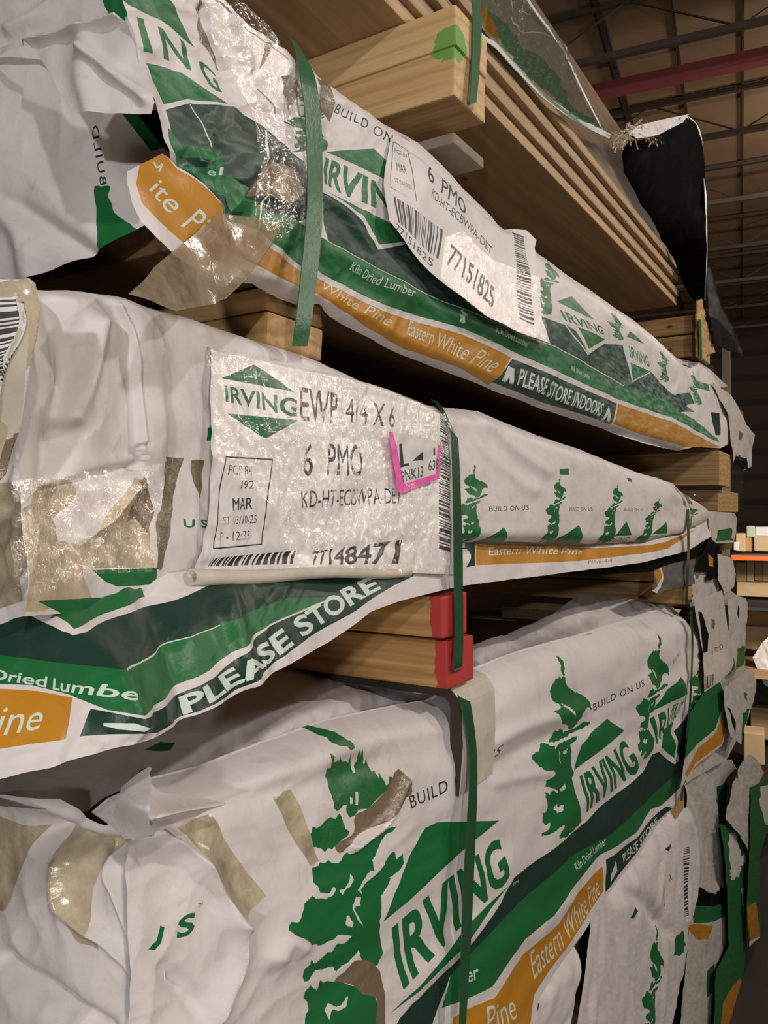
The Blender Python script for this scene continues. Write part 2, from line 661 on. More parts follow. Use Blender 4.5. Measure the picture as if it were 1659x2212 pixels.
GREEN = (0.012, 0.125, 0.035)
DKGREEN = (0.012, 0.038, 0.026)
ORANGE = (0.46, 0.20, 0.016)
WHITE = (0.62, 0.57, 0.55)
MATS = {
    'white': film('white_wrap', WHITE, dirt=.5),
    'crinkle': film('crinkled_white_wrap', (0.56, 0.52, 0.47), 0.34, dirt=.9, bump=0.75, spec=.45),
    'green': film('green_print', GREEN, 0.38),
    'dkgreen': film('dark_green_print', DKGREEN, 0.36),
    'orange': film('orange_print', ORANGE, 0.38),
    'black': film('black_print', (0.012, 0.012, 0.013), 0.5),
    'ltgreen': film('pale_print_and_highlight', (0.55, 0.62, 0.55), 0.4),
    'scwhite': film('scuffed_white_wrap', WHITE, dirt=.6),
    'scgreen': film('scuffed_green_print', GREEN, 0.46, scuff=1.0),
    'scdark': film('scuffed_dark_green_print', DKGREEN, 0.46, scuff=0.9),
    'scorange': film('scuffed_orange_print', ORANGE, 0.40, scuff=0.5),
    'tan': plain('old_brown_tape', (0.60, 0.50, 0.345), 0.22, 0.5, 45, vary=.55, vscale=26, spec=.6),
    'brown': film('brown_tape_and_marks', (0.17, 0.125, 0.08), 0.3, dirt=.5, bump=0.5, spec=0.6),  # brown tape, stains and other brown marks
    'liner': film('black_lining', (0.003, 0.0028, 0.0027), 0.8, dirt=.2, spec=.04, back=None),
    'label': plain('label_paper', (0.64, 0.60, 0.575), 0.45, 0.15, 90, vary=.12, vscale=25),
    'pink': plain('pink_print', (0.75, 0.09, 0.36), 0.45),
    'ink': plain('label_ink', (0.02, 0.019, 0.02), 0.5),
    'lgreen': plain('label_green_ink', (0.010, 0.11, 0.045), 0.45),
    'card': plain('cardboard_white', (0.55, 0.49, 0.40), 0.7, .2, 80, vary=.25, vscale=14),
    'cardcore': plain('cardboard_core', (0.035, 0.024, 0.015), 0.85, .3, 120),
    'strap': plain('green_strap', (0.035, 0.13, 0.055), 0.3, .15, 150, spec=0.35, vary=.25, vscale=18),
    'dkstrap': plain('dark_green_strap', (0.022, 0.085, 0.035), 0.2, .15, 150, spec=0.6, vary=.25, vscale=18),
    'clear': clear_film('clear_plastic', gloss=.08),
    'shine': clear_film('crinkled_clear_plastic', tint=(.985, .98, .97), gloss=0.22, rough=0.05, scale=85, strength=1.0, dist=.0035),
    'haze': clear_film('hazy_tape', tint=(0.72, 0.62, 0.50), gloss=0.06, rough=0.2, scale=40, strength=.2, haze=0.6, hazecol=(0.32, .25, .165)),
    'greenfilm': clear_film('translucent_green_film', tint=(0.55, 0.62, 0.57), gloss=0.16, rough=0.18, scale=40, strength=.5, haze=0.5, hazecol=(0.26, .28, .26)),
    'greenhaze': clear_film('translucent_green_print', tint=(0.30, 0.50, 0.36), gloss=0.14, rough=0.18, scale=40, strength=.5, haze=0.7, hazecol=(0.09, .22, .12)),
}
def worn_ink():
    m, nt, b, out = nodes('worn_label_ink')
    v = mapped(nt)
    n = noise(nt, 48, 5, v, .7)
    r = ramp(nt, n.outputs['Fac'], .52, .60)
    nt.links.new(mixc(nt, r.outputs[0], (.02, .019, .02, 1), (.42, .40, .38, 1)), b.inputs['Base Color'])
    b.inputs['Roughness'].default_value = .5
    return m


MATS['worn'] = worn_ink()
WOOD_B = wood('block_wood', (0.50, 0.32, 0.14), (0.30, 0.17, 0.065))
WOOD_RED = wood('block_wood_red_end', (0.50, 0.295, 0.115), (0.31, 0.165, 0.058), paint=(0.40, 0.04, 0.035), paint_from=-0.022)
WOOD_GRN = wood('block_wood_green_end', (0.66, 0.47, 0.24), (0.52, 0.34, 0.15), paint=(0.16, 0.33, 0.07), paint_from=-0.030, smear=(-.012, -.052, .006))
WOOD_GRN2 = wood('block_wood_green_top', (0.64, 0.45, 0.23), (0.48, 0.30, 0.13), paint=(0.16, 0.33, 0.07), paint_from=-0.028, smear=(-.016, -.05, .088))
WOOD_PINE = wood('pine_wood', (0.46, 0.32, 0.18), (0.32, 0.205, 0.11), grain='y')
WOOD_UND = wood('pine_underside', (0.50, 0.34, 0.18), (0.40, 0.26, 0.13), grain='y', rough=.5)
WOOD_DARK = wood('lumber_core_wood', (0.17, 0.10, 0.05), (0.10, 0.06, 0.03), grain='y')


# ------------------------------------------------------------------ object helpers
def empty(name, loc, label, cat, group=None):
    o = bpy.data.objects.new(name, None)
    COL.objects.link(o)
    o.location = tuple(float(c) for c in loc)
    o.empty_display_size = 0.05
    o['label'] = label
    o['category'] = cat
    if group:
        o['group'] = group
    return o


def tag(o, label, cat, group=None, kind=None):
    if label:
        o['label'] = label
    if cat:
        o['category'] = cat
    if group:
        o['group'] = group
    if kind:
        o['kind'] = kind
    return o


def link(name, me, parent=None):
    o = bpy.data.objects.new(name, me)
    COL.objects.link(o)
    if parent is not None:
        off = Vector((0, 0, 0))
        q = parent
        while q is not None:
            off += q.location
            q = q.parent
        me.transform(__import__('mathutils').Matrix.Translation(-off))
        o.parent = parent
    return o


def pip(cx, cy, S):
    """even-odd test of points against a segment soup"""
    inside = np.zeros(len(cx), bool)
    a, b = S[:, 0], S[:, 1]
    CH = 4000
    for i in range(0, len(cx), CH):
        x, y = cx[i:i + CH, None], cy[i:i + CH, None]
        cond = (a[None, :, 1] > y) != (b[None, :, 1] > y)
        den = (b[:, 1] - a[:, 1])
        den = np.where(np.abs(den) < 1e-12, 1e-12, den)
        xi = a[None, :, 0] + (y - a[None, :, 1]) / den[None] * (b[:, 0] - a[:, 0])[None]
        inside[i:i + CH] = (np.sum(cond & (x < xi), 1) % 2).astype(bool)
    return inside


def sheet(name, outline, base='white', layers=(), depth=0.0, axis='x', h=None, step=8.0, parent=None, nrm=None,
          smooth=0, thick=0.0, ragged=0.0):
    """one continuous sheet of film or paper; outline and print are measured from the photograph and laid out on the
    real surface (depth = position of that surface along the axis), then given relief h"""
    out = np.asarray(outline, float)
    if smooth:
        out = catmull(out, smooth, True)
    if ragged:
        out = np.array(jag(out, ragged, 4, len(name)))
    OS = densify(segs_of(out), step)
    lo, hi = out.min(0), out.max(0)
    gx = np.arange(lo[0] + step * .5, hi[0], step)
    gy = np.arange(lo[1] + step * .5, hi[1], step)
    GX, GY = np.meshgrid(gx, gy)
    GX[1::2] += step * .5
    G = np.stack([GX.ravel(), GY.ravel()], 1)
    ins = pip(G[:, 0], G[:, 1], OS)
    G = G[ins]
    vid, V, E = {}, [], []

    def add(p):
        k = (round(p[0], 2), round(p[1], 2))
        if k not in vid:
            vid[k] = len(V)
            V.append(k)
        return vid[k]
    keep = []
    allS = [OS]
    for mat, S in layers:
        s0 = S.reshape(-1, 2)
        m = ((S[:, :, 0].max(1) > lo[0] - 20) & (S[:, :, 0].min(1) < hi[0] + 20) & (S[:, :, 1].max(1) > lo[1] - 20) & (S[:, :, 1].min(1) < hi[1] + 20))
        if m.any():
            keep.append((mat, S))
            allS.append(S[m])
    for S in allS:
        for a, b in S:
            i, j = add(a), add(b)
            if i != j:
                E.append((i, j))
    for pts, w, kind in getattr(h, 'lines', []):
        q = densify(segs_of(pts, False), 4.0)
        md_ = (q[:, 0] + q[:, 1]) / 2
        dr = q[:, 1] - q[:, 0]
        nr = np.stack([-dr[:, 1], dr[:, 0]], 1) / np.maximum(np.hypot(dr[:, 0], dr[:, 1]), 1e-6)[:, None]
        offs = {'roll': (.04, .1, .18, .28, .4, .55, .75, 1.0), 'tent': (.3, .8, 1.6), 'step': (.25, .6, 1.0, 1.6), 'ridge': (.4, .8, 1.3)}[kind]
        cand = [md_ + nr * (sg * o_ * w) for o_ in offs for sg in (-1, 1) if o_ * w < 30]
        cand = np.concatenate(cand) if cand else np.zeros((0, 2))
        if kind in ('tent', 'step'):
            m = pip(md_[:, 0], md_[:, 1], OS)
            for a, b in q[m]:
                i, j = add(a), add(b)
                if i != j:
                    E.append((i, j))
        if len(cand):
            m = pip(cand[:, 0], cand[:, 1], OS)
            for p in cand[m]:
                add(p)
    for p in G:
        add(p)
    res = delaunay_2d_cdt([Vector(p) for p in V], E, [], 0, 1e-4)
    vv = np.array([(p.x, p.y) for p in res[0]])
    ff = np.array([tuple(f) for f in res[2]], int)
    c = vv[ff].mean(1)
    ok = pip(c[:, 0], c[:, 1], OS)
    ff, c = ff[ok], c[ok]
    mats = [base]
    mi = np.zeros(len(ff), int)
    for mat, S in keep:
        if mat not in mats:
            mats.append(mat)
        l2, h2 = S.reshape(-1, 2).min(0), S.reshape(-1, 2).max(0)
        m = (c[:, 0] >= l2[0]) & (c[:, 0] <= h2[0]) & (c[:, 1] >= l2[1]) & (c[:, 1] <= h2[1])
        idx = np.nonzero(m)[0]
        if len(idx):
            r = pip(c[idx, 0], c[idx, 1], S)
            mi[idx[r]] = mats.index(mat)
    used = np.unique(ff)
    rm = -np.ones(len(vv), int)
    rm[used] = np.arange(len(used))
    vv = vv[used]
    ff = rm[ff]
    df = depth if callable(depth) else (tps(depth) if isinstance(depth, (list, tuple)) else (lambda U, V: np.full(len(U), float(depth))))
    if nrm is None:
        nrm = {'x': (1, 0, 0), 'y': (0, -1, 0), 'z': (0, 0, 1)}[axis]
    nv = np.asarray(nrm, float)

    def pos(U, V):
        B = onplane(U, V, df(U, V), axis)
        if h is not None:
            B = B + nv[None] * h(U, V, B)[:, None]
        return B
    U, W = vv[:, 0], vv[:, 1]
    X = pos(U, W)
    e = 1.5
    du = pos(U + e, W) - pos(U - e, W)
    dv = pos(U, W + e) - pos(U, W - e)
    nn = np.cross(dv, du)
    nn /= np.maximum(np.linalg.norm(nn, axis=1), 1e-12)[:, None]
    view = CAM[None] - X
    fc = np.cross(X[ff[:, 1]] - X[ff[:, 0]], X[ff[:, 2]] - X[ff[:, 0]])
    flip = (fc * nn[ff].mean(1)).sum(1) < 0
    ff[flip] = ff[flip][:, ::-1]
    me = bpy.data.meshes.new(name)
    me.from_pydata(X.tolist(), [], ff.tolist())
    for mname in mats:
        me.materials.append(MATS[mname] if isinstance(mname, str) else mname)
    me.polygons.foreach_set('material_index', mi.astype(np.int32))
    me.polygons.foreach_set('use_smooth', np.ones(len(ff), bool))
    me.normals_split_custom_set_from_vertices(nn.tolist())
    me.update()
    o = link(name, me, parent)
    if thick:
        md = o.modifiers.new('thickness', 'SOLIDIFY')
        md.thickness = thick
        md.offset = -1
    return o


def band(name, Lp, Rp, depth, mat, parent=None, thick=0.0012, n=6, axis='x'):
    """flat strap following two measured edges"""
    Lq = np.array([P(u, v, d, axis) for (u, v), d in zip(Lp, depth)])
    Rq = np.array([P(u, v, d, axis) for (u, v), d in zip(Rp, depth)])
    Ls, Rs = catmull(Lq, n), catmull(Rq, n)
    t = np.gradient((Ls + Rs) / 2, axis=0)
    nr = np.cross(Rs - Ls, t)
    nr /= np.maximum(np.linalg.norm(nr, axis=1), 1e-9)[:, None]
    s = np.sign((nr * (CAM - (Ls + Rs) / 2)).sum(1).mean()) or 1
    nr = nr * s
    Vs, Fs = [], []
    for i in range(len(Ls)):
        Vs += [Ls[i], Rs[i], Rs[i] - nr[i] * thick, Ls[i] - nr[i] * thick]
    for i in range(len(Ls) - 1):
        a, b = i * 4, i * 4 + 4
        for k in range(4):
            k2 = (k + 1) % 4
            Fs.append((a + k, a + k2, b + k2, b + k))
    e = (len(Ls) - 1) * 4
    Fs += [(3, 2, 1, 0), (e, e + 1, e + 2, e + 3)]
    me = bpy.data.meshes.new(name)
    me.from_pydata([tuple(p) for p in Vs], [], Fs)
    bm = bmesh.new()
    bm.from_mesh(me)
    bmesh.ops.recalc_face_normals(bm, faces=bm.faces)
    bm.to_mesh(me)
    bm.free()
    me.materials.append(MATS[mat] if isinstance(mat, str) else mat)
    return link(name, me, parent)


def boxmesh(bm, lo, hi, M=None, bev=0.0, jit=0.0, seg=1):
    r = bmesh.ops.create_cube(bm, size=1.0)
    vs_ = r['verts']
    lo, hi = np.asarray(lo, float), np.asarray(hi, float)
    for v in vs_:
        v.co = Vector(tuple(lo + (np.array(v.co) + .5) * (hi - lo)))
        if jit:
            v.co += Vector([random.uniform(-jit, jit) for _ in range(3)])
        if M is not None:
            v.co = M @ v.co
    if bev:
        es = list({e for v in vs_ for e in v.link_edges})
        bmesh.ops.bevel(bm, geom=es, offset=bev, segments=seg, profile=.6, affect='EDGES')


def boxobj(name, lo, hi, mat, parent=None, bev=0.003, jit=0.0, M=None, seg=2, origin=True):
    bm = bmesh.new()
    boxmesh(bm, lo, hi, M, bev, jit, seg)
    me = bpy.data.meshes.new(name)
    bm.to_mesh(me)
    bm.free()
    me.materials.append(mat if not isinstance(mat, str) else MATS[mat])
    o = link(name, me, parent)
    if parent is None and origin and M is None:
        c = Vector(((lo[0] + hi[0]) / 2, (lo[1] + hi[1]) / 2, lo[2]))
        if hasattr(o, 'location'):
            c = Vector((hi[0], (lo[1] + hi[1]) / 2, lo[2]))
            me.transform(__import__('mathutils').Matrix.Translation(-c))
            o.location = c
    return o


def bars(name, segs, w, mat, parent=None):
    """square bars between point pairs, one mesh"""
    bm = bmesh.new()
    for a, b, ww, hh in [(s[0], s[1], s[2] if len(s) > 2 else w, s[3] if len(s) > 3 else (s[2] if len(s) > 2 else w)) for s in segs]:
        a, b = Vector(tuple(a)), Vector(tuple(b))
        d = (b - a).normalized()
        upv = Vector((0, 0, 1)) if abs(d.z) < .95 else Vector((1, 0, 0))
        s = d.cross(upv).normalized()
        u = s.cross(d)
        q = []
        for p in (a, b):
            for i, j in ((-1, -1), (1, -1), (1, 1), (-1, 1)):
                q.append(bm.verts.new(p + s * (i * ww / 2) + u * (j * hh / 2)))
        for k in range(4):
            bm.faces.new((q[k], q[(k + 1) % 4], q[4 + (k + 1) % 4], q[4 + k]))
        bm.faces.new(q[3::-1])
        bm.faces.new(q[4:])
    bmesh.ops.recalc_face_normals(bm, faces=bm.faces)
    me = bpy.data.meshes.new(name)
    bm.to_mesh(me)
    bm.free()
    me.materials.append(mat if not isinstance(mat, str) else MATS[mat])
    return link(name, me, parent)


# ------------------------------------------------------------------ the warehouse
BYa = math.atan((1600 - 829.5) / FPX)
BY = FW * math.cos(BYa) + RT * math.sin(BYa)
BX = np.array([BY[1], -BY[0], 0.0])
HC = 4.5


def W(x, y, z):
    """building axes: x across, y along the aisle direction of the hall, z from the floor"""
    return np.array([CAM[0], CAM[1], 0]) + BX * x + BY * y + UP * z


def hallbox(name, x, y, z, mat, parent=None, kind=None):
    bm = bmesh.new()
    q = [bm.verts.new(tuple(W(a, b, c))) for c in z for b in y for a in x]
    for f in ((0, 1, 3, 2), (4, 6, 7, 5), (0, 4, 5, 1), (2, 3, 7, 6), (0, 2, 6, 4), (1, 5, 7, 3)):
        bm.faces.new([q[i] for i in f])
    bmesh.ops.recalc_face_normals(bm, faces=bm.faces)
    me = bpy.data.meshes.new(name)
    bm.to_mesh(me)
    bm.free()
    me.materials.append(mat)
    o = link(name, me, parent)
    if kind:
        o['kind'] = kind
    return o


def siding(name, c1, c2, scale, bd='Z'):
    m, nt, b, out = nodes(name)
    v = mapped(nt)
    w = nt.nodes.new('ShaderNodeTexWave')
    w.bands_direction = bd
    w.inputs['Scale'].default_value = scale
    nt.links.new(v, w.inputs['Vector'])
    r = ramp(nt, w.outputs['Fac'], 0.05, 0.25, (*c1, 1), (*c2, 1))
    nt.links.new(r.outputs[0], b.inputs['Base Color'])
    b.inputs['Roughness'].default_value = .7
    return m


M_CEIL = plain('ceiling_insulation', (0.30, 0.19, 0.105), 0.8, .1, 8, vary=.2, vscale=1.5)
M_WALL = siding('wall_siding', (0.02, 0.013, 0.009), (0.06, 0.036, 0.022), .55)
M_FLOOR = plain('concrete_floor', (0.035, 0.027, 0.022), 0.6, .1, 20, vary=.3, vscale=3)
M_STEEL = plain('dark_steel', (0.075, 0.056, 0.042), 0.55, vary=.2, vscale=5)
M_GREYST = plain('grey_steel', (0.12, 0.098, 0.078), 0.5, vary=.2, vscale=5)
M_RED = plain('red_steel', (0.36, 0.09, 0.095), 0.45, vary=.2, vscale=4)
M_ORBEAM = plain('orange_steel', (0.75, 0.13, 0.03), 0.4)
M_BOX = plain('cardboard', (0.52, 0.34, 0.17), 0.75, vary=.18, vscale=5)
M_BOXL = plain('pale_cardboard', (0.62, 0.46, 0.28), 0.75, vary=.15, vscale=5)
M_WHITEC = plain('white_cloth', (0.72, 0.72, 0.76), 0.7)
M_PALE = plain('pale_green_card', (0.42, 0.55, 0.45), 0.7)
M_DARKB = plain('dark_cover', (0.03, 0.032, 0.035), 0.6)

hallbox('floor', (-14, 12), (-6, 21), (-0.1, 0.0), M_FLOOR, kind='structure')
hallbox('ceiling', (-14, 12), (-6, 21), (CZ + HC, CZ + HC + .15), M_CEIL, kind='structure')
hallbox('wall_back', (-14, 12), (20.0, 20.2), (0, CZ + HC), M_WALL, kind='structure')
ZC = CZ + HC
for i, y in enumerate([5.2, 7.1, 9.05, 11.0, 12.95, 14.85, 16.75, 18.6]):
    e = empty('roof_truss', W(0, y, ZC - .55), 'dark steel roof truss crossing under the brown warehouse ceiling', 'truss', 'roof trusses')
    bars('top_chord', [(W(-9, y, ZC - .05), W(8, y, ZC - .05))], .05, M_STEEL, e)
    bars('bottom_chord', [(W(-9, y, ZC - .5), W(8, y, ZC - .5))], .055, M_GREYST if i % 2 else M_STEEL, e)
    ws = []
    x = -9
    k = 0
    while x < 8:
        ws.append((W(x, y, ZC - (.05 if k % 2 else .5)), W(x + .9, y, ZC - (.5 if k % 2 else .05)), .014))
        x += .9
        k += 1
    bars('web', ws, .025, M_STEEL, e)
for x in [-4.4, -3.3, -2.2, -1.15, -0.55, 0.02, 1.2, 2.4]:
    o = bars('purlin', [(W(x, 3, ZC - .02), W(x, 19.9, ZC - .02))], .02 if x not in (-1.15, 1.2) else .06, M_STEEL)
    tag(o, 'thin dark purlin running along the warehouse ceiling', 'beam', 'ceiling purlins')
o = bars('red_beam', [(W(-7, 8.0, ZC - .32), W(7, 8.0, ZC - .32))], .12, M_RED)
tag(o, 'red steel beam spanning under the warehouse ceiling', 'beam')

# ---- far racking and goods at the right edge


def goods(name, u0, u1, v0, v1, t, deep, mat, label, cat, group=None):
    a, b = BG(u0, v1, t), BG(u1, v0, t)
    wdt = abs((b - a) @ BX)
    c = (a + b) / 2
    bm = bmesh.new()
    hh = b[2] - a[2]
    M = __import__('mathutils').Matrix(((BX[0], BY[0], 0, c[0]), (BX[1], BY[1], 0, c[1]), (0, 0, 1, a[2]), (0, 0, 0, 1)))
    boxmesh(bm, (-wdt / 2, 0, 0), (wdt / 2, deep, hh), None, min(.012, hh * .1), .004, 2)
    me = bpy.data.meshes.new(name)
    bm.to_mesh(me)
    bm.free()
    me.materials.append(mat)
    o = link(name, me)
    o.matrix_world = M
    return tag(o, label, cat, group)


e = empty('pallet_rack', W(.35, 8.7, 0), 'warehouse pallet rack with an orange front beam at right edge', 'rack')
pa = BG(1592, 1196, 9.0)
pb = BG(1640, 1195, 9.0)
xa = (pa - CAM) @ BX
bars('beam', [(W(xa - .05, 9.0, pa[2]), W(xa + 2.6, 9.0, pa[2]))], .05, M_ORBEAM, e)
bars('shelf', [(W(xa - .05, 9.6, pa[2] - .01), W(xa + 2.6, 9.6, pa[2] - .01), 1.2, .02)], .05, M_GREYST, e)
for yy in (9.05, 10.1):
    bars('post', [(W(xa - .1, yy, 0), W(xa - .1, yy, 4.4))], .07, M_GREYST, e)
zb = BG(1600, 1292, 9.0)[2]
bars('shelf', [(W(xa - .05, 9.6, zb - .02), W(xa + 2.6, 9.6, zb - .02), 1.2, .03)], .05, M_DARKB, e)
zb = BG(1600, 1425, 9.0)[2]
bars('shelf', [(W(xa - .05, 9.6, zb - .02), W(xa + 2.6, 9.6, zb - .02), 1.2, .03)], .05, M_BOX, e)
g = 'boxes on the rack'
goods('cardboard_box', 1590, 1611, 1152, 1191, 8.98, .4, M_BOXL, 'tan cardboard box at left end of upper rack shelf', 'box', g)
goods('cardboard_box', 1611, 1626, 1142, 1191, 9.1, .4, M_BOX, 'narrow brown cardboard box standing beside the pale green card', 'box', g)
goods('pale_card', 1613, 1631, 1136, 1160, 9.02, .02, M_PALE, 'pale green card standing among boxes on the upper shelf', 'card')
goods('cardboard_box', 1629, 1672, 1158, 1191, 8.98, .5, M_BOXL, 'wide tan box under white paper at right end of upper shelf', 'box', g)
goods('paper_bundle', 1632, 1675, 1138, 1158, 9.0, .4, M_WHITEC, 'crumpled white paper bundle on top of the wide tan box', 'paper')
goods('white_sign', 1585, 1597, 1170, 1188, 8.93, .02, M_WHITEC, 'small white label card in front of the left tan box', 'card')
goods('cardboard_tube', 1590, 1612, 1215, 1256, 9.02, .3, M_BOX, 'brown wrapped goods at left end under the orange beam', 'goods')
goods('cardboard_box', 1613, 1629, 1206, 1256, 9.0, .3, M_BOXL, 'tall tan box standing under the orange beam', 'box', g)
goods('cardboard_box', 1630, 1647, 1203, 1254, 9.0, .3, M_BOX, 'tall brown box second from right under the orange beam', 'box', g)
goods('cardboard_box', 1648, 1672, 1210, 1256, 9.0, .3, M_BOXL, 'tan box at picture edge under the orange beam', 'box', g)
goods('cardboard_tray', 1591, 1680, 1258, 1289, 8.9, .8, M_BOXL, 'long open cardboard tray on the middle rack shelf', 'box', g)
goods('pallet_box', 1595, 1690, 1299, 1352, 9.05, .6, M_BOX, 'large brown pallet box below the middle rack shelf', 'box', g)
goods('cardboard_box', 1600, 1690, 1354, 1405, 9.0, .6, M_BOXL, 'pale flat cartons piled under the large brown pallet box', 'box', g)
goods('pallet_box', 1612, 1690, 1430, 1474, 9.0, .9, M_BOX, 'brown carton half hidden behind the white sheet', 'box', g)
goods('covered_goods', 1606, 1700, 1476, 1570, 8.9, .9, M_DARKB, 'dark covered load standing low behind the far stack', 'goods')
goods('pallet_box', 1622, 1700, 1530, 1599, 8.7, .15, M_BOX, 'brown carton low at the picture edge beside the dark load', 'box', g)
goods('timber_block', 1606, 1652, 1584, 1650, 7.9, .3, M_BOXL, 'pale tan carton peeking out behind the torn wraps', 'box', g)

# ------------------------------------------------------------------ BOTTOM PACK (large one, lower half of the view)
LINE = 'white'
pk = empty('lumber_pack', P(300, 2212, 0), 'tall white wrapped lumber pack under the red ended blocks, large tree and logo on it', 'lumber pack', 'wrapped lumber packs')
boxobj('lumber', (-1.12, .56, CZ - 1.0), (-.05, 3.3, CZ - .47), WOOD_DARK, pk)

out = [(262, 1775), (300, 1742), (400, 1700), (500, 1672), (620, 1618), (760, 1568), (860, 1544), (930, 1530), (985, 1522), (1040, 1490), (1080, 1450), (1130, 1425), (1230, 1392),
       (1330, 1360), (1420, 1335), (1490, 1326), (1510, 1345), (1516, 1400), (1513, 1500), (1502, 1600), (1488, 1650), (1478, 1692), (1452, 1745), (1420, 1786), (1375, 1850),
       (1310, 1934), (1272, 1997), (1212, 2082), (1165, 2162), (1148, 2240), (1130, 2270), (262, 2270)]
dark = [(845, 2230), (862, 2200), (905, 2152), (1010, 2052), (1022, 2032), (1082, 1950), (1104, 1898), (1150, 1866), (1263, 1778), (1387, 1668), (1408, 1630), (1424, 1624), (1460, 1652), (1468, 1620), (1457, 1580), (1490, 1542), (1520, 1530),
        (1520, 1600), (1473, 1661), (1395, 1733), (1318, 1800), (1240, 1847), (1162, 1914), (1090, 1987), (1015, 2070), (980, 2110), (930, 2230)]
green = [(1520, 1600), (1473, 1661), (1395, 1733), (1318, 1800), (1240, 1847), (1162, 1914), (1090, 1987), (1015, 2070), (980, 2110), (960, 2180), (1007, 2163), (1064, 2132), (1090, 2096), (1131, 2028), (1194, 1977),
         (1240, 1914), (1297, 1847), (1370, 1800), (1411, 1749), (1432, 1741), (1478, 1690), (1520, 1640)]
T1 = [
    [(650, 180), (720, 150), (790, 180), (860, 200), (900, 280), (940, 310), (950, 370), (900, 395), (860, 350), (790, 350), (730, 310), (730, 260), (680, 235)],
    [(900, 400), (950, 540), (985, 680), (1000, 680), (1010, 560), (1030, 540), (1000, 390), (1050, 480), (1045, 380), (1100, 500), (1120, 580), (1140, 500), (1190, 670), (1215, 640), (1250, 740), (1265, 660), (1330, 820), (1360, 800), (1370, 710), (1400, 720), (1420, 780), (1340, 870), (1200, 1000), (1100, 1100), (1000, 1110), (950, 1180), (900, 1200), (850, 1140), (840, 1100), (850, 1050), (800, 1060), (760, 1120), (720, 1120), (690, 1080), (680, 980), (665, 900), (660, 760), (630, 700), (630, 610), (680, 610), (650, 500), (650, 430), (690, 470), (700, 540), (770, 510), (740, 430), (790, 510), (850, 545), (880, 530), (920, 560)],
    [(890, 960), (920, 970), (915, 1040), (895, 1045)], [(960, 890), (990, 900), (985, 1050), (955, 1045)],
    [(365, 1430), (420, 1380), (430, 1300), (480, 1330), (540, 1300), (590, 1240), (660, 1195), (720, 1220), (770, 1150), (800, 1200), (820, 1270), (850, 1340), (900, 1370), (870, 1430), (800, 1480), (740, 1540), (690, 1580), (640, 1575), (600, 1615), (550, 1570), (470, 1560), (400, 1530), (385, 1480)],
    [(410, 1800), (500, 1770), (520, 1730), (580, 1740), (620, 1705), (660, 1740), (740, 1745), (850, 1620), (900, 1640), (1000, 1560), (1080, 1440), (1180, 1390), (1240, 1350), (1320, 1330), (1440, 1300), (1380, 1370), (1310, 1400), (1240, 1510), (1180, 1640), (1130, 1700), (1150, 1825), (1100, 1825), (1050, 1885), (1000, 1975), (950, 2065), (1000, 2105), (1050, 2055), (1150, 1965), (1340, 1905), (1350, 1925), (1280, 2055), (1230, 2125), (1230, 2285), (1210, 2425), (1250, 2625), (1290, 2825), (1240, 2965), (1180, 3005), (1100, 2985), (1050, 2905), (1000, 2785), (930, 2885), (860, 2955), (800, 2985), (740, 3055), (690, 2985), (560, 3025), (480, 3025), (400, 3155), (340, 3165), (320, 3105), (325, 3015), (390, 2945), (380, 2885), (450, 2945), (540, 2855), (590, 2805), (640, 2805), (700, 2695), (800, 2695), (880, 2605), (700, 2585), (620, 2655), (480, 2715), (400, 2695), (330, 2695), (250, 2625), (130, 2575), (50, 2515), (100, 2425), (200, 2425), (260, 2265), (270, 2205), (380, 2115), (420, 2155), (560, 2155), (640, 2115), (680, 2035), (650, 2015), (600, 2095), (480, 2085), (460, 2005), (415, 1965), (410, 1805)],
    [(360, 3365), (370, 3295), (430, 3215), (480, 3255), (520, 3285), (550, 3155), (590, 3185), (650, 3165), (720, 3185), (760, 3160), (870, 3205), (950, 3225), (1050, 3315), (1180, 3345), (1200, 3425), (1280, 3485), (1300, 3900), (370, 3900), (390, 3575), (430, 3525), (420, 3425)],
    [(610, 3525), (660, 3435), (740, 3475), (800, 3445), (850, 3365), (880, 3345), (850, 3465), (770, 3515), (690, 3505), (640, 3625)],
    [(870, 1865), (900, 1935), (870, 1995), (800, 2055), (760, 2115), (720, 2065), (790, 2045), (840, 1965)],
    [(930, 2145), (990, 2145), (980, 2245), (920, 2255), (900, 2285), (1010, 2505), (930, 2405), (885, 2285), (900, 2225)],
    [(800, 2375), (830, 2355), (880, 2445), (870, 2505), (790, 2465)],
]
T1S = np.concatenate([segs_of(jag(p, 7, 3, i + 40)) for i, p in enumerate(T1)]) * .1808 + np.array([600, 1550])
T1F = segs_of(jag([(990, 2050), (1060, 1960), (1190, 1860), (1280, 1760), (1330, 1660), (1400, 1600), (1430, 1700), (1510, 1620), (1530, 1740), (1450, 1840), (1330, 1915), (1100, 2085), (1050, 2125), (1000, 2115)], 7, 3, 70)) * .1808 + np.array([600, 1550])
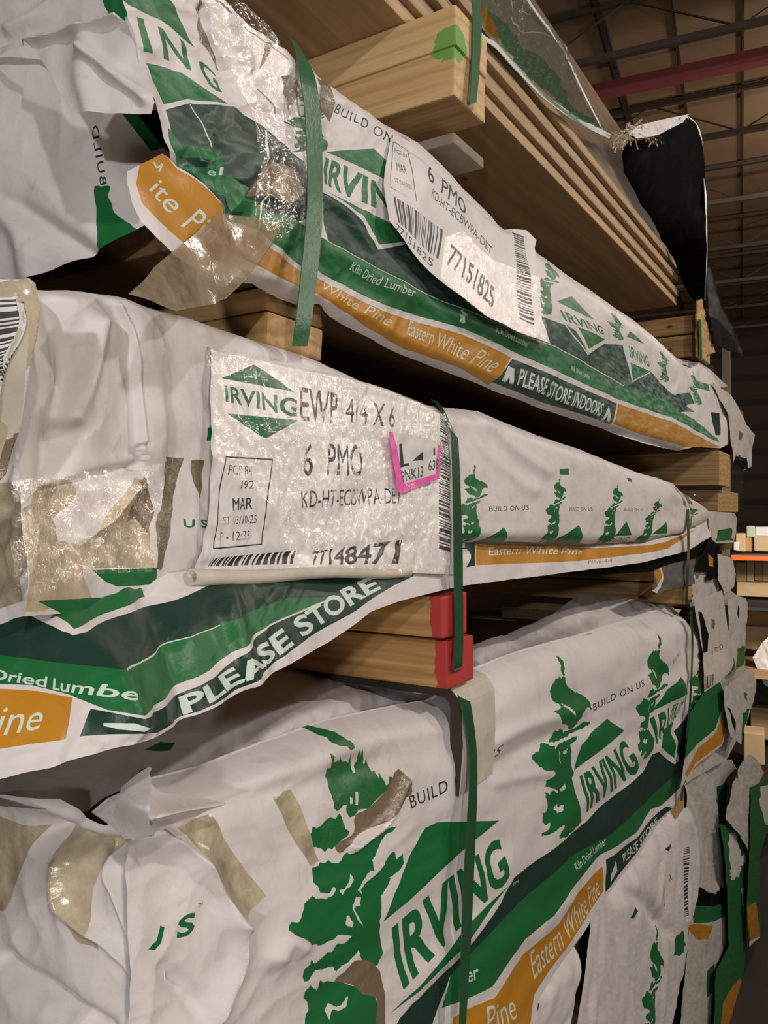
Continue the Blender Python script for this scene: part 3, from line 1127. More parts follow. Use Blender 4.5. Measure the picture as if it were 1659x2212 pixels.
lay = [
    L('green', T1F), L('green', T1S),
    poly('brown', [(842, 1707), (868, 1662), (896, 1711), (871, 1731), (835, 1771), (781, 1803), (745, 1843), (730, 1834), (745, 1818), (772, 1800), (772, 1763), (799, 1749)], 3),
    poly('brown', [(779, 2077), (828, 2101), (831, 2240), (813, 2240), (817, 2169), (812, 2155), (790, 2149), (768, 2130), (734, 2122), (754, 2102)], 3),
    poly('tan', jag([(589, 1723), (635, 1707), (662, 1770), (692, 1861), (671, 1871), (640, 1815)], 3, 3, 2)),
    poly('tan', jag([(369, 1784), (456, 1758), (492, 1825), (569, 1933), (497, 1984), (461, 1917), (425, 1840), (389, 1799)], 3, 3, 3)),
    tree('green', [(1152, 1419), (1281, 1419), (1281, 1811), (1152, 1811)]),
    tree('green', [(1388, 1368), (1452, 1372), (1418, 1640), (1362, 1640)]),
    tree('green', [(1492, 1385), (1530, 1385), (1522, 1540), (1484, 1540)]),
    poly('dkgreen', dark), poly('green', green),
    # first logo
    poly('white', [(836, 2005), (1092, 1785), (1108, 1895), (1080, 1950), (1020, 2038), (1006, 2060), (905, 2158), (838, 2205)]),
    poly('green', [(828, 1992), (850, 1930), (885, 1860), (925, 1790), (950, 1778), (1000, 1776), (1080, 1773)]),
    T('green', 'IRVING', rib_map([(850, 2004), (940, 1925), (1020, 1860), (1084, 1806)], [(872, 2140), (955, 2050), (1038, 1965), (1098, 1898)]), .032),
    poly('green', [(842, 2190), (905, 2128), (1010, 2000), (1097, 1912), (1070, 1948), (1008, 2034), (905, 2140)]),
    T('ltgreen', 'TM', [(1106, 1908), (1120, 1900), (1121, 1907), (1107, 1915)]),
    # second logo
    poly('white', [(1238, 1680), (1352, 1580), (1392, 1660), (1387, 1668), (1263, 1780), (1256, 1770)]),
    poly('green', [(1243, 1665), (1251, 1631), (1257, 1609), (1275, 1585), (1315, 1553), (1349, 1579)]),
    T('green', 'IRVING', [(1253, 1677), (1349, 1596), (1383, 1664), (1270, 1757)], .032),
    # third logo
    poly('white', [(1402, 1541), (1485, 1499), (1487, 1537), (1459, 1554), (1440, 1572), (1430, 1602), (1422, 1616), (1398, 1572)]),
    poly('green', [(1406, 1536), (1436, 1489), (1463, 1461), (1485, 1497)]),
    T('green', 'IRVING', [(1401, 1551), (1477, 1509), (1464, 1550), (1420, 1609)], .02),
    poly('green', [(1428, 1614), (1438, 1574), (1457, 1558), (1451, 1582), (1463, 1618), (1460, 1638)]),
    stroke('white', [(1424, 1618), (1461, 1647), (1465, 1620), (1453, 1580), (1462, 1556)], 3),
    T('dkgreen', 'BUILD ON US', rib_map([(887, 1722), (975, 1676), (1077, 1605)], [(892, 1748), (980, 1702), (1080, 1628)]), .004, .1, 1.15),
    T('dkgreen', 'BUILD ON US', [(1282, 1522), (1384, 1467), (1386, 1481), (1286, 1537)], .004, .1, 1.15),
    T('dkgreen', 'BUILD ON US', [(1446, 1424), (1473, 1407), (1474, 1415), (1448, 1434)]),
    # lower bands
    poly('orange', [(985, 2200), (1007, 2186), (1069, 2155), (1095, 2119), (1131, 2062), (1209, 1995), (1245, 1933), (1300, 1871), (1303, 1925), (1266, 1987), (1204, 2074), (1157, 2152), (1138, 2240), (985, 2260)]),
    T('ltgreen', 'Eastern White Pine', rib_map([(1143, 2062), (1200, 2006), (1255, 1943), (1287, 1893)], [(1158, 2118), (1213, 2052), (1266, 1984), (1299, 1928)]), -.004, .35),
    T('ltgreen', 'Pine', [(1040, 2182), (1105, 2148), (1118, 2196), (1052, 2245)], -.004, .35),
    T('ltgreen', 'er', [(1011, 2102), (1034, 2092), (1036, 2116), (1013, 2124)], .01),
    T('ltgreen', 'Kiln Dried Lumber', [(1240, 1866), (1303, 1806), (1308, 1822), (1246, 1882)], .004),
    poly('dkgreen', [(1307, 1857), (1370, 1811), (1410, 1767), (1440, 1742), (1452, 1745), (1411, 1784), (1370, 1846), (1307, 1927)]),
    T('ltgreen', 'PLEASE STORE', rib_map([(1342, 1846), (1375, 1812), (1420, 1765)], [(1346, 1866), (1378, 1832), (1424, 1776)]), .01),
    poly('ltgreen', [(1317, 1890), (1326, 1858), (1331, 1880), (1318, 1905)]),
    # the stray letters of the slogan on the loose corner
    poly('green', jag([(304, 2044), (318, 2046), (330, 2030), (338, 1996), (330, 1992), (322, 2024), (312, 2034)], 1, 2, 3)),
    T('green', 'S', [(368, 1976), (411, 1962), (408, 2010), (364, 2024)], .03),
    T('green', 'TM', [(415, 1948), (428, 1944), (429, 1952), (416, 1957)]),
]
hb = H(crease(out[:17], 62, .055, 'roll'),
       wrinkle(.010, .22, (2.2, .6), 3, rot=-.12), wrinkle(.0028, .09, (2.2, .7), 4, True, rot=-.2, mask=lambda U, V: np.clip((1300 - U) / 700, .15, 1)),
       wrinkle(.005, .12, (1, 1), 9, True, mask=lambda U, V: np.clip((640 - U) / 250, 0, 1)),
       crease([(480, 1985), (470, 1930), (420, 1850), (330, 1790)], 16, .016, 'tent'),
       crease([(490, 1985), (490, 2060), (470, 2120), (430, 2212)], 20, .022, 'tent'),
       crease([(340, 2090), (390, 2140), (440, 2230)], 24, -.010, 'ridge'),
       crease([(590, 2060), (610, 2030), (640, 2040)], 22, .012, 'ridge'),
       crease([(420, 1760), (560, 1715), (700, 1690), (830, 1640)], 26, -.006, 'ridge'),
       crease([(770, 1830), (840, 1770), (880, 1690)], 9, .012, 'ridge'),
       crease([(1060, 1600), (1150, 1560), (1260, 1530)], 16, .008, 'ridge'),
       crease([(1060, 1660), (1170, 1600), (1280, 1570)], 18, -.008, 'ridge'),
       crease([(1080, 1690), (1180, 1670)], 14, .006, 'ridge'),
       crease([(1490, 1340), (1500, 1420), (1502, 1500)], 10, .012, 'ridge'),
       crease([(1420, 1380), (1445, 1430), (1460, 1500)], 18, .012, 'ridge'))
sheet('wrap', out, 'white', lay, [(280, 1760, 0), (280, 2260, 0), (700, 1600, 0), (700, 2212, .015), (1000, 1500, 0), (1000, 1800, .012), (1000, 2212, 0), (1250, 1400, 0), (1250, 1700, .0), (1280, 1950, -.03), (1480, 1340, -.02), (1490, 1600, -.03), (1440, 1740, -.05)],
      'x', hb, 7, pk)
# top of the pack: loose film rising behind the edge
front = [proj(P(u, v, 0) + np.array([-.054, 0, 0])) for u, v in catmull(out[:16], 2)]
top = [(p[0], p[1] + 11) for p in front] + [(1474, 1316), (1400, 1304), (1330, 1294), (1290, 1284), (1250, 1284), (1190, 1330), (1100, 1366), (1030, 1390), (900, 1420), (780, 1420), (640, 1400), (480, 1420), (330, 1560), (200, 1600), (100, 1620), (-60, 1660), (-60, 1740), (120, 1752)]
lt = [poly('green', [(305, 1628), (345, 1604), (378, 1606), (366, 1622)])]
sheet('top_wrap', top, 'white', lt, [(u, v + 11, -.060) for u, v in front[::3]] + [
    (330, 1560, -.30), (100, 1620, -.3), (-60, 1740, -.14), (120, 1752, -.08), (640, 1400, -.40), (780, 1420, -.36), (900, 1420, -.34), (1100, 1366, -.26), (1250, 1290, -.24), (1330, 1294, -.20), (1400, 1304, -.14), (1474, 1316, -.08)],
      'x', H(wrinkle(.010, .16, (2, .6), 13), wrinkle(.005, .06, (1.6, .7), 14, True),
             crease([(430, 1720), (560, 1640), (700, 1575), (830, 1540)], 26, -.035, 'ridge'),
             crease([(560, 1600), (700, 1530), (860, 1500)], 20, .014, 'ridge'),
             crease([(1060, 1420), (1180, 1370), (1260, 1340)], 20, -.02, 'ridge')), 8, pk, nrm=(.7, 0, .7))
# the near end, loosely folded film with old tape
end = [(-70, 1700), (60, 1700), (160, 1715), (262, 1770), (300, 1745), (310, 1800), (330, 1900), (345, 2100), (350, 2270), (-70, 2270)]
le = [poly('tan', jag([(123, 1784), (200, 1800), (272, 1815), (246, 1830), (205, 1917), (220, 2020), (225, 2045), (174, 2020), (143, 1943), (133, 1866)], 4, 3, 5)),
      poly('tan', jag([(-70, 1755), (0, 1760), (100, 1785), (78, 1825), (42, 1892), (10, 1968), (-70, 1968)], 4, 3, 6))]
sheet('end_wrap', end, 'white', le, [(-70, 1700, .50), (-70, 2270, .50), (150, 1720, .50), (150, 2250, .50), (300, 1750, .53), (340, 2250, .54)], 'y',
      H(wrinkle(.010, .2, (1, 1.6), 21), wrinkle(.003, .08, (1, 1), 22, True),
        crease([(0, 1700), (120, 1720), (250, 1775)], 30, .02, 'ridge'),
        crease([(120, 1790), (200, 1830), (260, 1830)], 26, -.025, 'ridge'),
        crease([(140, 1860), (150, 1950), (260, 2040), (300, 2120), (330, 2212)], 14, .014, 'tent'),
        crease([(0, 2080), (120, 2160), (220, 2230)], 30, -.018, 'ridge'),
        crease([(230, 1830), (270, 1950), (300, 2050)], 12, .012, 'tent')), 7, pk)
# the pointed fold standing up at the corner
fold = [(240, 1760), (258, 1700), (282, 1672), (300, 1650), (312, 1660), (330, 1690), (348, 1712), (400, 1716), (462, 1728), (420, 1762), (360, 1785), (300, 1812), (275, 1812), (250, 1790)]
sheet('corner_fold', fold, 'white', [], [(240, 1760, .02), (300, 1655, .03), (350, 1720, .05), (460, 1728, .035), (300, 1810, .05), (275, 1740, .075)], 'x',
      H(crease([(302, 1655), (285, 1720), (275, 1780)], 13, .022, 'tent'), crease([(275, 1790), (340, 1750), (455, 1729)], 13, .020, 'tent'),
        crease([(310, 1665), (325, 1720), (300, 1780)], 11, -.016, 'tent')), 5, pk)
# green strap and its cardboard edge protector
ep = bmesh.new()
yA = P(996, 1720, .022)[1]
yB = P(1069, 1697, .022)[1]
zt = CZ - .286
zb = P(996, 1722, .022)[2]
prof = [(-.30, zt)] + [(-.018 + .040 * math.sin(a), zt - .040 + .040 * math.cos(a)) for a in np.linspace(0, math.pi / 2, 7)] + [(.024, zt - .1), (.018, zb)]
pin = [(-.30, zt - .020)] + [(-.018 + .020 * math.sin(a), zt - .040 + .020 * math.cos(a)) for a in np.linspace(0, math.pi / 2, 7)] + [(.002, zt - .1), (-.003, zb)]
vo, vi = [], []
for y in (yA, yB):
    vo.append([ep.verts.new((x, y + random.uniform(-.003, .003), z)) for x, z in prof])
    vi.append([ep.verts.new((x, y, z)) for x, z in pin])
for k in range(len(prof) - 1):
    ep.faces.new((vo[0][k], vo[0][k + 1], vo[1][k + 1], vo[1][k])).material_index = 0
    ep.faces.new((vi[1][k], vi[1][k + 1], vi[0][k + 1], vi[0][k])).material_index = 1
    for s in (0, 1):
        ep.faces.new((vo[s][k], vi[s][k], vi[s][k + 1], vo[s][k + 1])).material_index = 1
ep.faces.new((vo[0][-1], vi[0][-1], vi[1][-1], vo[1][-1])).material_index = 1
bmesh.ops.recalc_face_normals(ep, faces=ep.faces)
me = bpy.data.meshes.new('edge_protector')
ep.to_mesh(me)
ep.free()
me.materials.append(MATS['card'])
me.materials.append(MATS['cardcore'])
link('edge_protector', me, pk)
band('strap', [(960, 1470), (979, 1484), (994, 1517), (1006, 1572), (1013, 1632), (1014, 1700), (1007, 1816), (999, 1971), (992, 2240)],
     [(985, 1470), (1004, 1492), (1016, 1517), (1027, 1587), (1031, 1650), (1031, 1712), (1027, 1816), (1018, 2023), (1005, 2240)],
     [-.10, -.01, .022, .030, .030, .032, .034, .034, .03], 'dkstrap', pk)
band('strap', [(1492, 1320), (1494, 1400), (1490, 1500), (1482, 1600), (1470, 1730)], [(1496, 1320), (1498, 1400), (1494, 1500), (1486, 1600), (1475, 1730)], [0, 0, 0, -.005, -.03], 'dkstrap', pk)
sheet('tape', [(700, 1640), (770, 1580), (850, 1600), (880, 1660), (905, 1712), (850, 1770), (780, 1812), (735, 1850), (690, 1860)], 'clear', [], .035, 'x',
      H(wrinkle(.004, .05, (1, 1), 31, True), crease([(770, 1830), (840, 1770), (878, 1680)], 8, .010, 'ridge')), 7, pk)

# ------------------------------------------------------------------ MIDDLE PACK
pk = empty('lumber_pack', P(600, 1290, 0), 'flat white wrapped lumber pack carrying the big taped label with pink edged sticker', 'lumber pack', 'wrapped lumber packs')
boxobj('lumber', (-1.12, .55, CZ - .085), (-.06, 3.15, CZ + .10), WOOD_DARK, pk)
boxobj('lumber', (-1.12, .55, CZ - .118), (-.04, 3.2, CZ - .088), WOOD_PINE, pk)
out = [(40, 612), (75, 608), (130, 607), (200, 614), (270, 625), (430, 668), (560, 713), (700, 758), (850, 828), (950, 868), (1080, 885), (1200, 938), (1320, 983), (1400, 1018), (1480, 1043), (1520, 1080), (1535, 1110),
       (1525, 1140), (1480, 1160), (1400, 1176), (1280, 1180), (1150, 1175), (1035, 1175), (1000, 1240), (880, 1246), (700, 1250), (410, 1262), (330, 1290), (200, 1320), (40, 1330)]
SM = 'dkgreen'
lay = [
    poly('tan', jag([(163, 1176), (197, 1142), (281, 1034), (300, 1040), (316, 1150), (320, 1227), (190, 1227), (166, 1220)], 5, 3, 1)),
    poly('tan', jag([(40, 1100), (110, 1050), (170, 1040), (150, 1090), (110, 1120), (120, 1170), (170, 1180), (165, 1240), (190, 1290), (110, 1310), (40, 1320)], 5, 3, 2)),
    poly('tan', jag([(100, 1050), (140, 1046), (136, 1080), (112, 1076)], 4, 3, 12)),
    poly('brown', jag([(286, 1040), (306, 1030), (330, 1100), (312, 1150), (290, 1120), (270, 1130)], 4, 3, 13)),
    poly('brown', jag([(354, 987), (397, 989), (380, 1048), (367, 1128), (340, 1230), (328, 1228), (330, 1130), (350, 1090)], 3, 3, 3)),
    poly('brown', jag([(413, 995), (443, 995), (430, 1078), (418, 1044)], 3, 3, 4)),
    poly('green', [(443, 924), (458, 922), (458, 953), (443, 952)]),
    T('green', 'U S', [(396, 1121), (446, 1123), (446, 1140), (396, 1140)], .02),
    poly('green', [(190, 1231), (328, 1226), (332, 1262), (246, 1267), (220, 1256)]),
    poly('green', [(67, 1297), (138, 1330), (240, 1325), (330, 1290), (200, 1290)]),
    tree('green', [(984, 1004), (1055, 1004), (1052, 1176), (984, 1176)]),
    T(SM, 'BUILD ON US', [(1055, 1094), (1143, 1091), (1143, 1102), (1056, 1105)], .004, .1, 1.15),
    poly('green', [(1035, 1180), (1089, 1139), (1112, 1180)]),
    tree('green', [(1188, 1028), (1224, 1028), (1217, 1182), (1168, 1182)]),
    T(SM, 'BUILD ON US', [(1228, 1096), (1278, 1095), (1278, 1103), (1228, 1104)]),
    poly('green', [(1194, 1178), (1250, 1134), (1269, 1180)]),
    tree('green', [(1318, 1043), (1347, 1043), (1332, 1184), (1288, 1184)]),
    T(SM, 'BUILD ON US', [(1346, 1098), (1388, 1097), (1388, 1103), (1346, 1104)]),
    poly('green', [(1326, 1159), (1353, 1127), (1366, 1156)]),
    T('green', 'IRVING', [(1322, 1162), (1366, 1160), (1362, 1172), (1318, 1174)]),
    tree('green', [(1410, 1075), (1434, 1075), (1408, 1180), (1368, 1180)]),
    poly('green', [(1410, 1154), (1440, 1127), (1445, 1152)]),
    T('green', 'IRVING', [(1402, 1158), (1444, 1154), (1440, 1165), (1398, 1170)]),
    poly('crinkle', [(1462, 1030), (1500, 1040), (1545, 1090), (1545, 1170), (1478, 1170), (1470, 1100)]),
    tree('green', [(1485, 1090), (1515, 1085), (1508, 1150), (1478, 1150)]), poly('brown', jag([(1468, 1052), (1476, 1060), (1474, 1100), (1466, 1090)], 3, 3, 4)), poly('brown', jag([(1500, 1062), (1512, 1070), (1508, 1090), (1500, 1084)], 3, 3, 6)),
    poly('green', [(1206, 1013), (1227, 1012), (1227, 1026), (1206, 1025)]),
    poly('green', [(1357, 1032), (1367, 1033), (1368, 1041), (1359, 1040)]),
    poly('dkgreen', jag([(1010, 1172), (1120, 1170), (1290, 1176), (1400, 1170), (1480, 1150), (1480, 1165), (1400, 1186), (1280, 1190), (1150, 1186), (1010, 1186)], 2, 4, 5)),
]
hm = H(crease(out[:16], 46, .045, 'roll'),
       crease([(1005, 1180), (1035, 1178), (1150, 1178), (1280, 1183), (1400, 1179), (1480, 1163), (1530, 1140)], 34, .035, 'roll'),
       wrinkle(.006, .2, (2.2, .6), 41, rot=-.1), wrinkle(.0016, .06, (.6, 1.8), 42, True, rot=.6),
       wrinkle(.005, .10, (.8, 1.5), 43, True, mask=lambda U, V: np.clip((420 - U) / 140, 0, 1)),
       crease([(186, 610), (244, 661), (268, 729), (288, 871), (298, 956)], 12, -.016, 'step', 60),
       crease([(244, 661), (268, 729), (288, 871), (298, 956)], 4, .006, 'ridge'),
       crease([(100, 640), (140, 800), (120, 960), (100, 1080)], 30, -.018, 'ridge'),
       crease([(200, 700), (180, 800), (150, 900)], 22, .018, 'ridge'),
       crease([(120, 1060), (200, 1030), (290, 1010)], 12, -.010, 'ridge'),
       crease([(170, 1160), (230, 1120), (285, 1050)], 10, .012, 'tent'),
       crease([(340, 780), (345, 900), (350, 980)], 10, .008, 'step', 40),
       crease([(1010, 900), (1050, 980), (1150, 1060)], 14, .006, 'ridge'),
       crease([(1040, 890), (1100, 960), (1180, 1020)], 12, .006, 'ridge'),
       crease([(1440, 1040), (1470, 1090), (1480, 1150)], 9, .012, 'ridge'),
       crease([(1490, 1050), (1500, 1090), (1500, 1140)], 8, -.012, 'ridge'))
sheet('wrap', out, 'white', lay, [(60, 620, .05), (60, 1320, .06), (280, 700, .02), (280, 1250, .02), (500, 750, 0), (500, 1200, .0), (900, 900, 0), (900, 1200, .0), (1100, 1000, .005), (1100, 1160, .015), (1300, 1080, 0), (1300, 1170, .0), (1500, 1070, -.02), (1500, 1140, -.02)],
      'x', hm, 7, pk)
# near end: film folded over, with a bar code card at the far left
end = [(-70, 600), (40, 604), (100, 640), (140, 800), (150, 1000), (150, 1330), (-70, 1360)]
sheet('end_wrap', end, 'white', [poly('tan', jag([(-70, 1060), (30, 1040), (90, 1070), (110, 1160), (60, 1250), (70, 1320), (-70, 1340)], 6, 3, 8))],
      [(-70, 600, .46), (-70, 1340, .46), (140, 640, .47), (140, 1320, .47)], 'y',
      H(wrinkle(.014, .08, (1, 1), 47, True), wrinkle(.012, .2, (1, 1), 48)), 7, pk)
card = [(-70, 596), (20, 604), (62, 600), (76, 612), (86, 664), (80, 720), (68, 790), (44, 925), (14, 1024), (-20, 1060), (-70, 1100)]
lc = [barcode('ink', [(-70, 648), (56, 646), (22, 820), (-70, 860)], 26, 4, True),
      poly('tan', jag([(20, 604), (62, 600), (76, 612), (88, 664), (82, 740), (70, 790), (58, 800), (66, 720), (62, 660), (40, 640), (-20, 640), (-40, 615)], 3, 3, 2)),
      poly('card', [(58, 712), (66, 720), (58, 800), (44, 925), (30, 960), (6, 930), (8, 880), (26, 800)]),
      poly('brown', jag([(-70, 985), (0, 950), (30, 945), (44, 930), (30, 1010), (-20, 1075), (-70, 1110)], 4, 3, 1)), poly('tan', jag([(-70, 930), (4, 890), (20, 930), (0, 1000), (-70, 1040)], 5, 3, 4))]
sheet('end_card', card, 'label', lc, [(-70, 600, .30), (-70, 1080, .30), (80, 620, .335), (60, 800, .335), (10, 1000, .335)], 'y',
      H(wrinkle(.003, .08, (1, 1), 49), crease([(54, 651), (58, 712), (20, 803), (3, 905)], 10, .008, 'tent')), 6, pk, thick=.004)
# hanging skirt of the wrap
sk = [(-70, 1335), (60, 1296), (200, 1255), (330, 1240), (410, 1232), (700, 1228), (880, 1222), (960, 1215), (1005, 1164), (1150, 1166), (1280, 1172), (1400, 1166), (1500, 1140), (1535, 1120),
      (1535, 1160), (1480, 1192), (1380, 1216), (1200, 1240), (1005, 1265), (933, 1280), (861, 1300), (801, 1323), (710, 1389), (650, 1419), (570, 1462), (487, 1512), (400, 1562), (330, 1592), (200, 1626), (100, 1656), (0, 1682), (-70, 1698)]
ls = [
    poly('dkgreen', [(-70, 1350), (0, 1345), (61, 1328), (138, 1370), (246, 1335), (360, 1300), (450, 1262), (600, 1246), (800, 1238), (890, 1236), (890, 1246), (850, 1250), (717, 1296), (615, 1292), (487, 1338), (379, 1390), (318, 1425), (251, 1443), (123, 1431), (0, 1415), (-70, 1410)]),
    poly('green', [(67, 1297), (138, 1356), (240, 1322), (330, 1290), (300, 1262), (200, 1270)]),
    stroke('white', [(-70, 1352), (0, 1345), (61, 1323), (138, 1364), (246, 1328), (348, 1306), (450, 1262)], [9, 9, 7, 6, 5, 3]),
    poly('green', [(-70, 1410), (0, 1415), (123, 1431), (251, 1443), (318, 1425), (379, 1390), (487, 1338), (615, 1292), (717, 1290), (579, 1349), (492, 1408), (446, 1450), (359, 1505), (277, 1539), (220, 1531), (149, 1500), (67, 1480), (0, 1477), (-70, 1475)]),
    stroke('ltgreen', [(251, 1443), (318, 1425), (379, 1390), (470, 1350)], [5, 3, 2]),
    T('ltgreen', 'Dried Lumbe', rib_map([(-30, 1442), (70, 1456), (150, 1470), (266, 1479)], [(-30, 1466), (70, 1480), (150, 1496), (266, 1508)]), .015, .15),
    poly('orange', [(-70, 1490), (0, 1487), (77, 1492), (157, 1507), (131, 1594), (0, 1618), (-70, 1632)]),
    T('ltgreen', 'ine', [(-14, 1530), (86, 1522), (86, 1574), (-14, 1592)], 0, .35),
    poly('dkgreen', [(192, 1530), (277, 1546), (333, 1533), (389, 1507), (461, 1460), (512, 1409), (579, 1353), (717, 1294), (850, 1250), (890, 1243), (888, 1246), (850, 1264), (769, 1318), (666, 1376), (579, 1438), (487, 1504), (400, 1556), (333, 1581), (277, 1579), (169, 1590)]),
    poly('ltgreen', jag([(214, 1560), (260, 1556), (290, 1566), (300, 1560), (280, 1574), (240, 1572), (214, 1566)], 1, 2, 3)),
    T('ltgreen', 'PLEASE STORE', rib_map([(399, 1508), (482, 1448), (569, 1383), (656, 1322), (722, 1282), (800, 1244)], [(412, 1548), (507, 1480), (594, 1420), (681, 1358), (742, 1318), (824, 1272)]), .03),
    poly('orange', [(1027, 1160), (1035, 1176), (1150, 1176), (1280, 1184), (1400, 1178), (1440, 1170), (1500, 1145), (1445, 1184), (1400, 1194), (1250, 1212), (1032, 1221)]),
    poly('dkgreen', [(1005, 1172), (1026, 1174), (1030, 1222), (1008, 1226)]),
    T('ltgreen', 'Eastern White Pine', rib_map([(1050, 1182), (1150, 1180), (1260, 1186)], [(1056, 1200), (1150, 1197), (1260, 1198)]), 0, .3),
    T('brown', 'PINE-4/4', [(1274, 1211), (1318, 1206), (1318, 1214), (1274, 1219)]),
]
sheet('skirt', sk, 'white', ls, [(-70, 1340, .03), (-70, 1690, .12), (100, 1300, .03), (100, 1650, .13), (250, 1450, .10), (250, 1610, .13), (400, 1240, .012), (450, 1400, .07), (500, 1500, .085), (650, 1330, .04), (700, 1390, .045), (700, 1232, .004), (880, 1228, .002), (850, 1300, .02),
                                   (980, 1220, .0), (980, 1265, .004), (1150, 1170, -.035), (1150, 1245, -.012), (1300, 1178, -.035), (1300, 1225, -.015), (1500, 1145, -.03), (1500, 1180, -.02)], 'x',
      H(wrinkle(.006, .12, (1.6, .8), 61), wrinkle(.003, .05, (1, 1), 62, True, mask=lambda U, V: np.clip((760 - U) / 200, 0, 1)),
        crease([(130, 1340), (230, 1440), (280, 1560)], 40, .015, 'ridge'), crease([(330, 1300), (380, 1420), (400, 1550)], 30, -.012, 'ridge'),
        crease([(480, 1290), (520, 1400), (540, 1470)], 24, .010, 'ridge')), 7, pk)
sheet('curled_lining', [(1412, 1234), (1424, 1226), (1460, 1216), (1500, 1206), (1498, 1262), (1462, 1270), (1436, 1276), (1422, 1284), (1411, 1278)], plain('grey_lining', (.10, .095, .09), .5), [
    poly('orange', [(1413, 1236), (1424, 1230), (1428, 1246), (1424, 1264), (1416, 1258)]), poly('white', [(1424, 1226), (1430, 1226), (1433, 1246), (1428, 1268), (1418, 1282), (1411, 1276), (1422, 1264), (1428, 1246)])],
      -.012, 'x', H(wrinkle(.006, .06, (1, 1), 66)), 6, pk)
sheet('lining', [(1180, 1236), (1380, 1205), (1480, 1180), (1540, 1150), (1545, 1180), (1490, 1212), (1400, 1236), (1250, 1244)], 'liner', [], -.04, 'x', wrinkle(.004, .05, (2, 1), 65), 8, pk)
# big paper label
lab = [(455, 735), (540, 752), (620, 775), (740, 800), (850, 832), (920, 862), (950, 878), (968, 905), (976, 940), (980, 1100), (978, 1200), (962, 1240), (880, 1238), (700, 1242), (412, 1250), (440, 1180), (455, 1100), (461, 1000), (455, 830)]
ll = [
    poly('lgreen', [(478, 817), (548, 787), (632, 848)]), T('lgreen', 'IRVING', [(484, 832), (636, 862), (637, 903), (488, 868)], .02),
    poly('lgreen', [(491, 893), (638, 908), (569, 948)]),
    T('worn', 'EWP', [(643, 836), (728, 850), (726, 916), (645, 910)], .005), T('worn', '4/4 X 6', [(745, 860), (856, 876), (853, 925), (745, 912)], .005),
    T('worn', '6', [(650, 957), (672, 959), (672, 1030), (650, 1028)], .005), T('worn', 'PMO', [(704, 958), (782, 960), (782, 1030), (704, 1028)], .005),
    T('worn', 'KD-HT-ECBWPA-DET', [(649, 1060), (866, 1053), (866, 1087), (649, 1098)], .002),
    stroke('ink', [(489, 987), (586, 993)], 3), stroke('ink', [(586, 993), (569, 1176)], 2.2), stroke('ink', [(569, 1176), (465, 1185)], 3), stroke('ink', [(465, 1185), (489, 987)], 2.2),
    T('worn', 'PCS 84', [(496, 1004), (546, 1006), (546, 1026), (495, 1026)]), T('ink', '192', [(524, 1038), (550, 1038), (549, 1056), (523, 1056)]),
    T('ink', 'MAR', [(506, 1076), (548, 1074), (547, 1100), (505, 1103)], .01), T('worn', 'ST 03/10/25', [(486, 1116), (558, 1112), (557, 1130), (485, 1134)]),
    T('worn', 'P - 12:35', [(479, 1150), (545, 1146), (544, 1166), (478, 1170)]),
    barcode('ink', [(468, 1206), (647, 1189), (636, 1218), (455, 1224)], 26, 6),
    T('ink', '77148471', [(678, 1191), (870, 1165), (866, 1219), (674, 1221)], .02, .15),
    barcode('ink', [(948, 884), (965, 896), (976, 1203), (946, 1195)], 90, 8, True),
]
hl = H(crease([(455, 735), (620, 775), (740, 800), (850, 832), (920, 862), (950, 878)], 22, .03, 'roll'), crease([(950, 878), (970, 905), (978, 1000), (980, 1200)], 12, .006, 'roll'),
       wrinkle(.004, .12, (1.5, 1), 71), wrinkle(.002, .035, (.8, 1.4), 72, True),
       crease([(455, 1220), (600, 1205), (760, 1190), (900, 1170)], 16, -.004, 'ridge'))
sheet('label', lab, 'label', ll, [(450, 760, .014), (450, 1220, .014), (700, 800, .012), (700, 1220, .014), (960, 900, .008), (960, 1200, .010)], 'x', hl, 6, pk)
sheet('price_label', [(841, 932), (900, 940), (953, 962), (948, 1034), (868, 1066), (858, 1062)], 'label',
      [poly('pink', [(839, 931), (849, 929), (874, 1045), (940, 1024), (946, 960), (953, 963), (948, 1036), (868, 1068), (857, 1064)]),
       T('ink', 'PNK13', [(866, 1018), (914, 1006), (914, 1030), (870, 1042)], .005), T('ink', '638', [(926, 996), (948, 990), (946, 1012), (926, 1018)], .005),
       poly('ink', [(862, 960), (868, 958), (874, 1002), (884, 1000), (884, 1006), (866, 1010)]), poly('ink', [(890, 996), (912, 975), (914, 994)]), poly('ink', [(936, 968), (940, 968), (940, 984), (936, 984)])],
      .020, 'x', H(wrinkle(.002, .05, (1, 1), 75)), 6, pk)
sheet('clear_cover', [(440, 742), (620, 778), (740, 803), (850, 835), (925, 868), (955, 884), (972, 910), (980, 960), (984, 1100), (980, 1215), (960, 1243), (880, 1240), (640, 1236), (600, 1100), (470, 1000), (456, 830)], 'shine', [],
      [(450, 760, .019), (450, 1220, .019), (700, 800, .019), (700, 1220, .019), (960, 900, .015), (960, 1200, .017)], 'x',
      H(crease([(455, 735), (620, 775), (740, 800), (850, 832), (920, 862), (950, 878)], 22, .03, 'roll'), wrinkle(.004, .12, (1.5, 1), 71), wrinkle(.0022, .022, (1, 1), 76, True),
        crease([(760, 835), (850, 850), (930, 870)], 6, .004, 'ridge')), 6, pk)
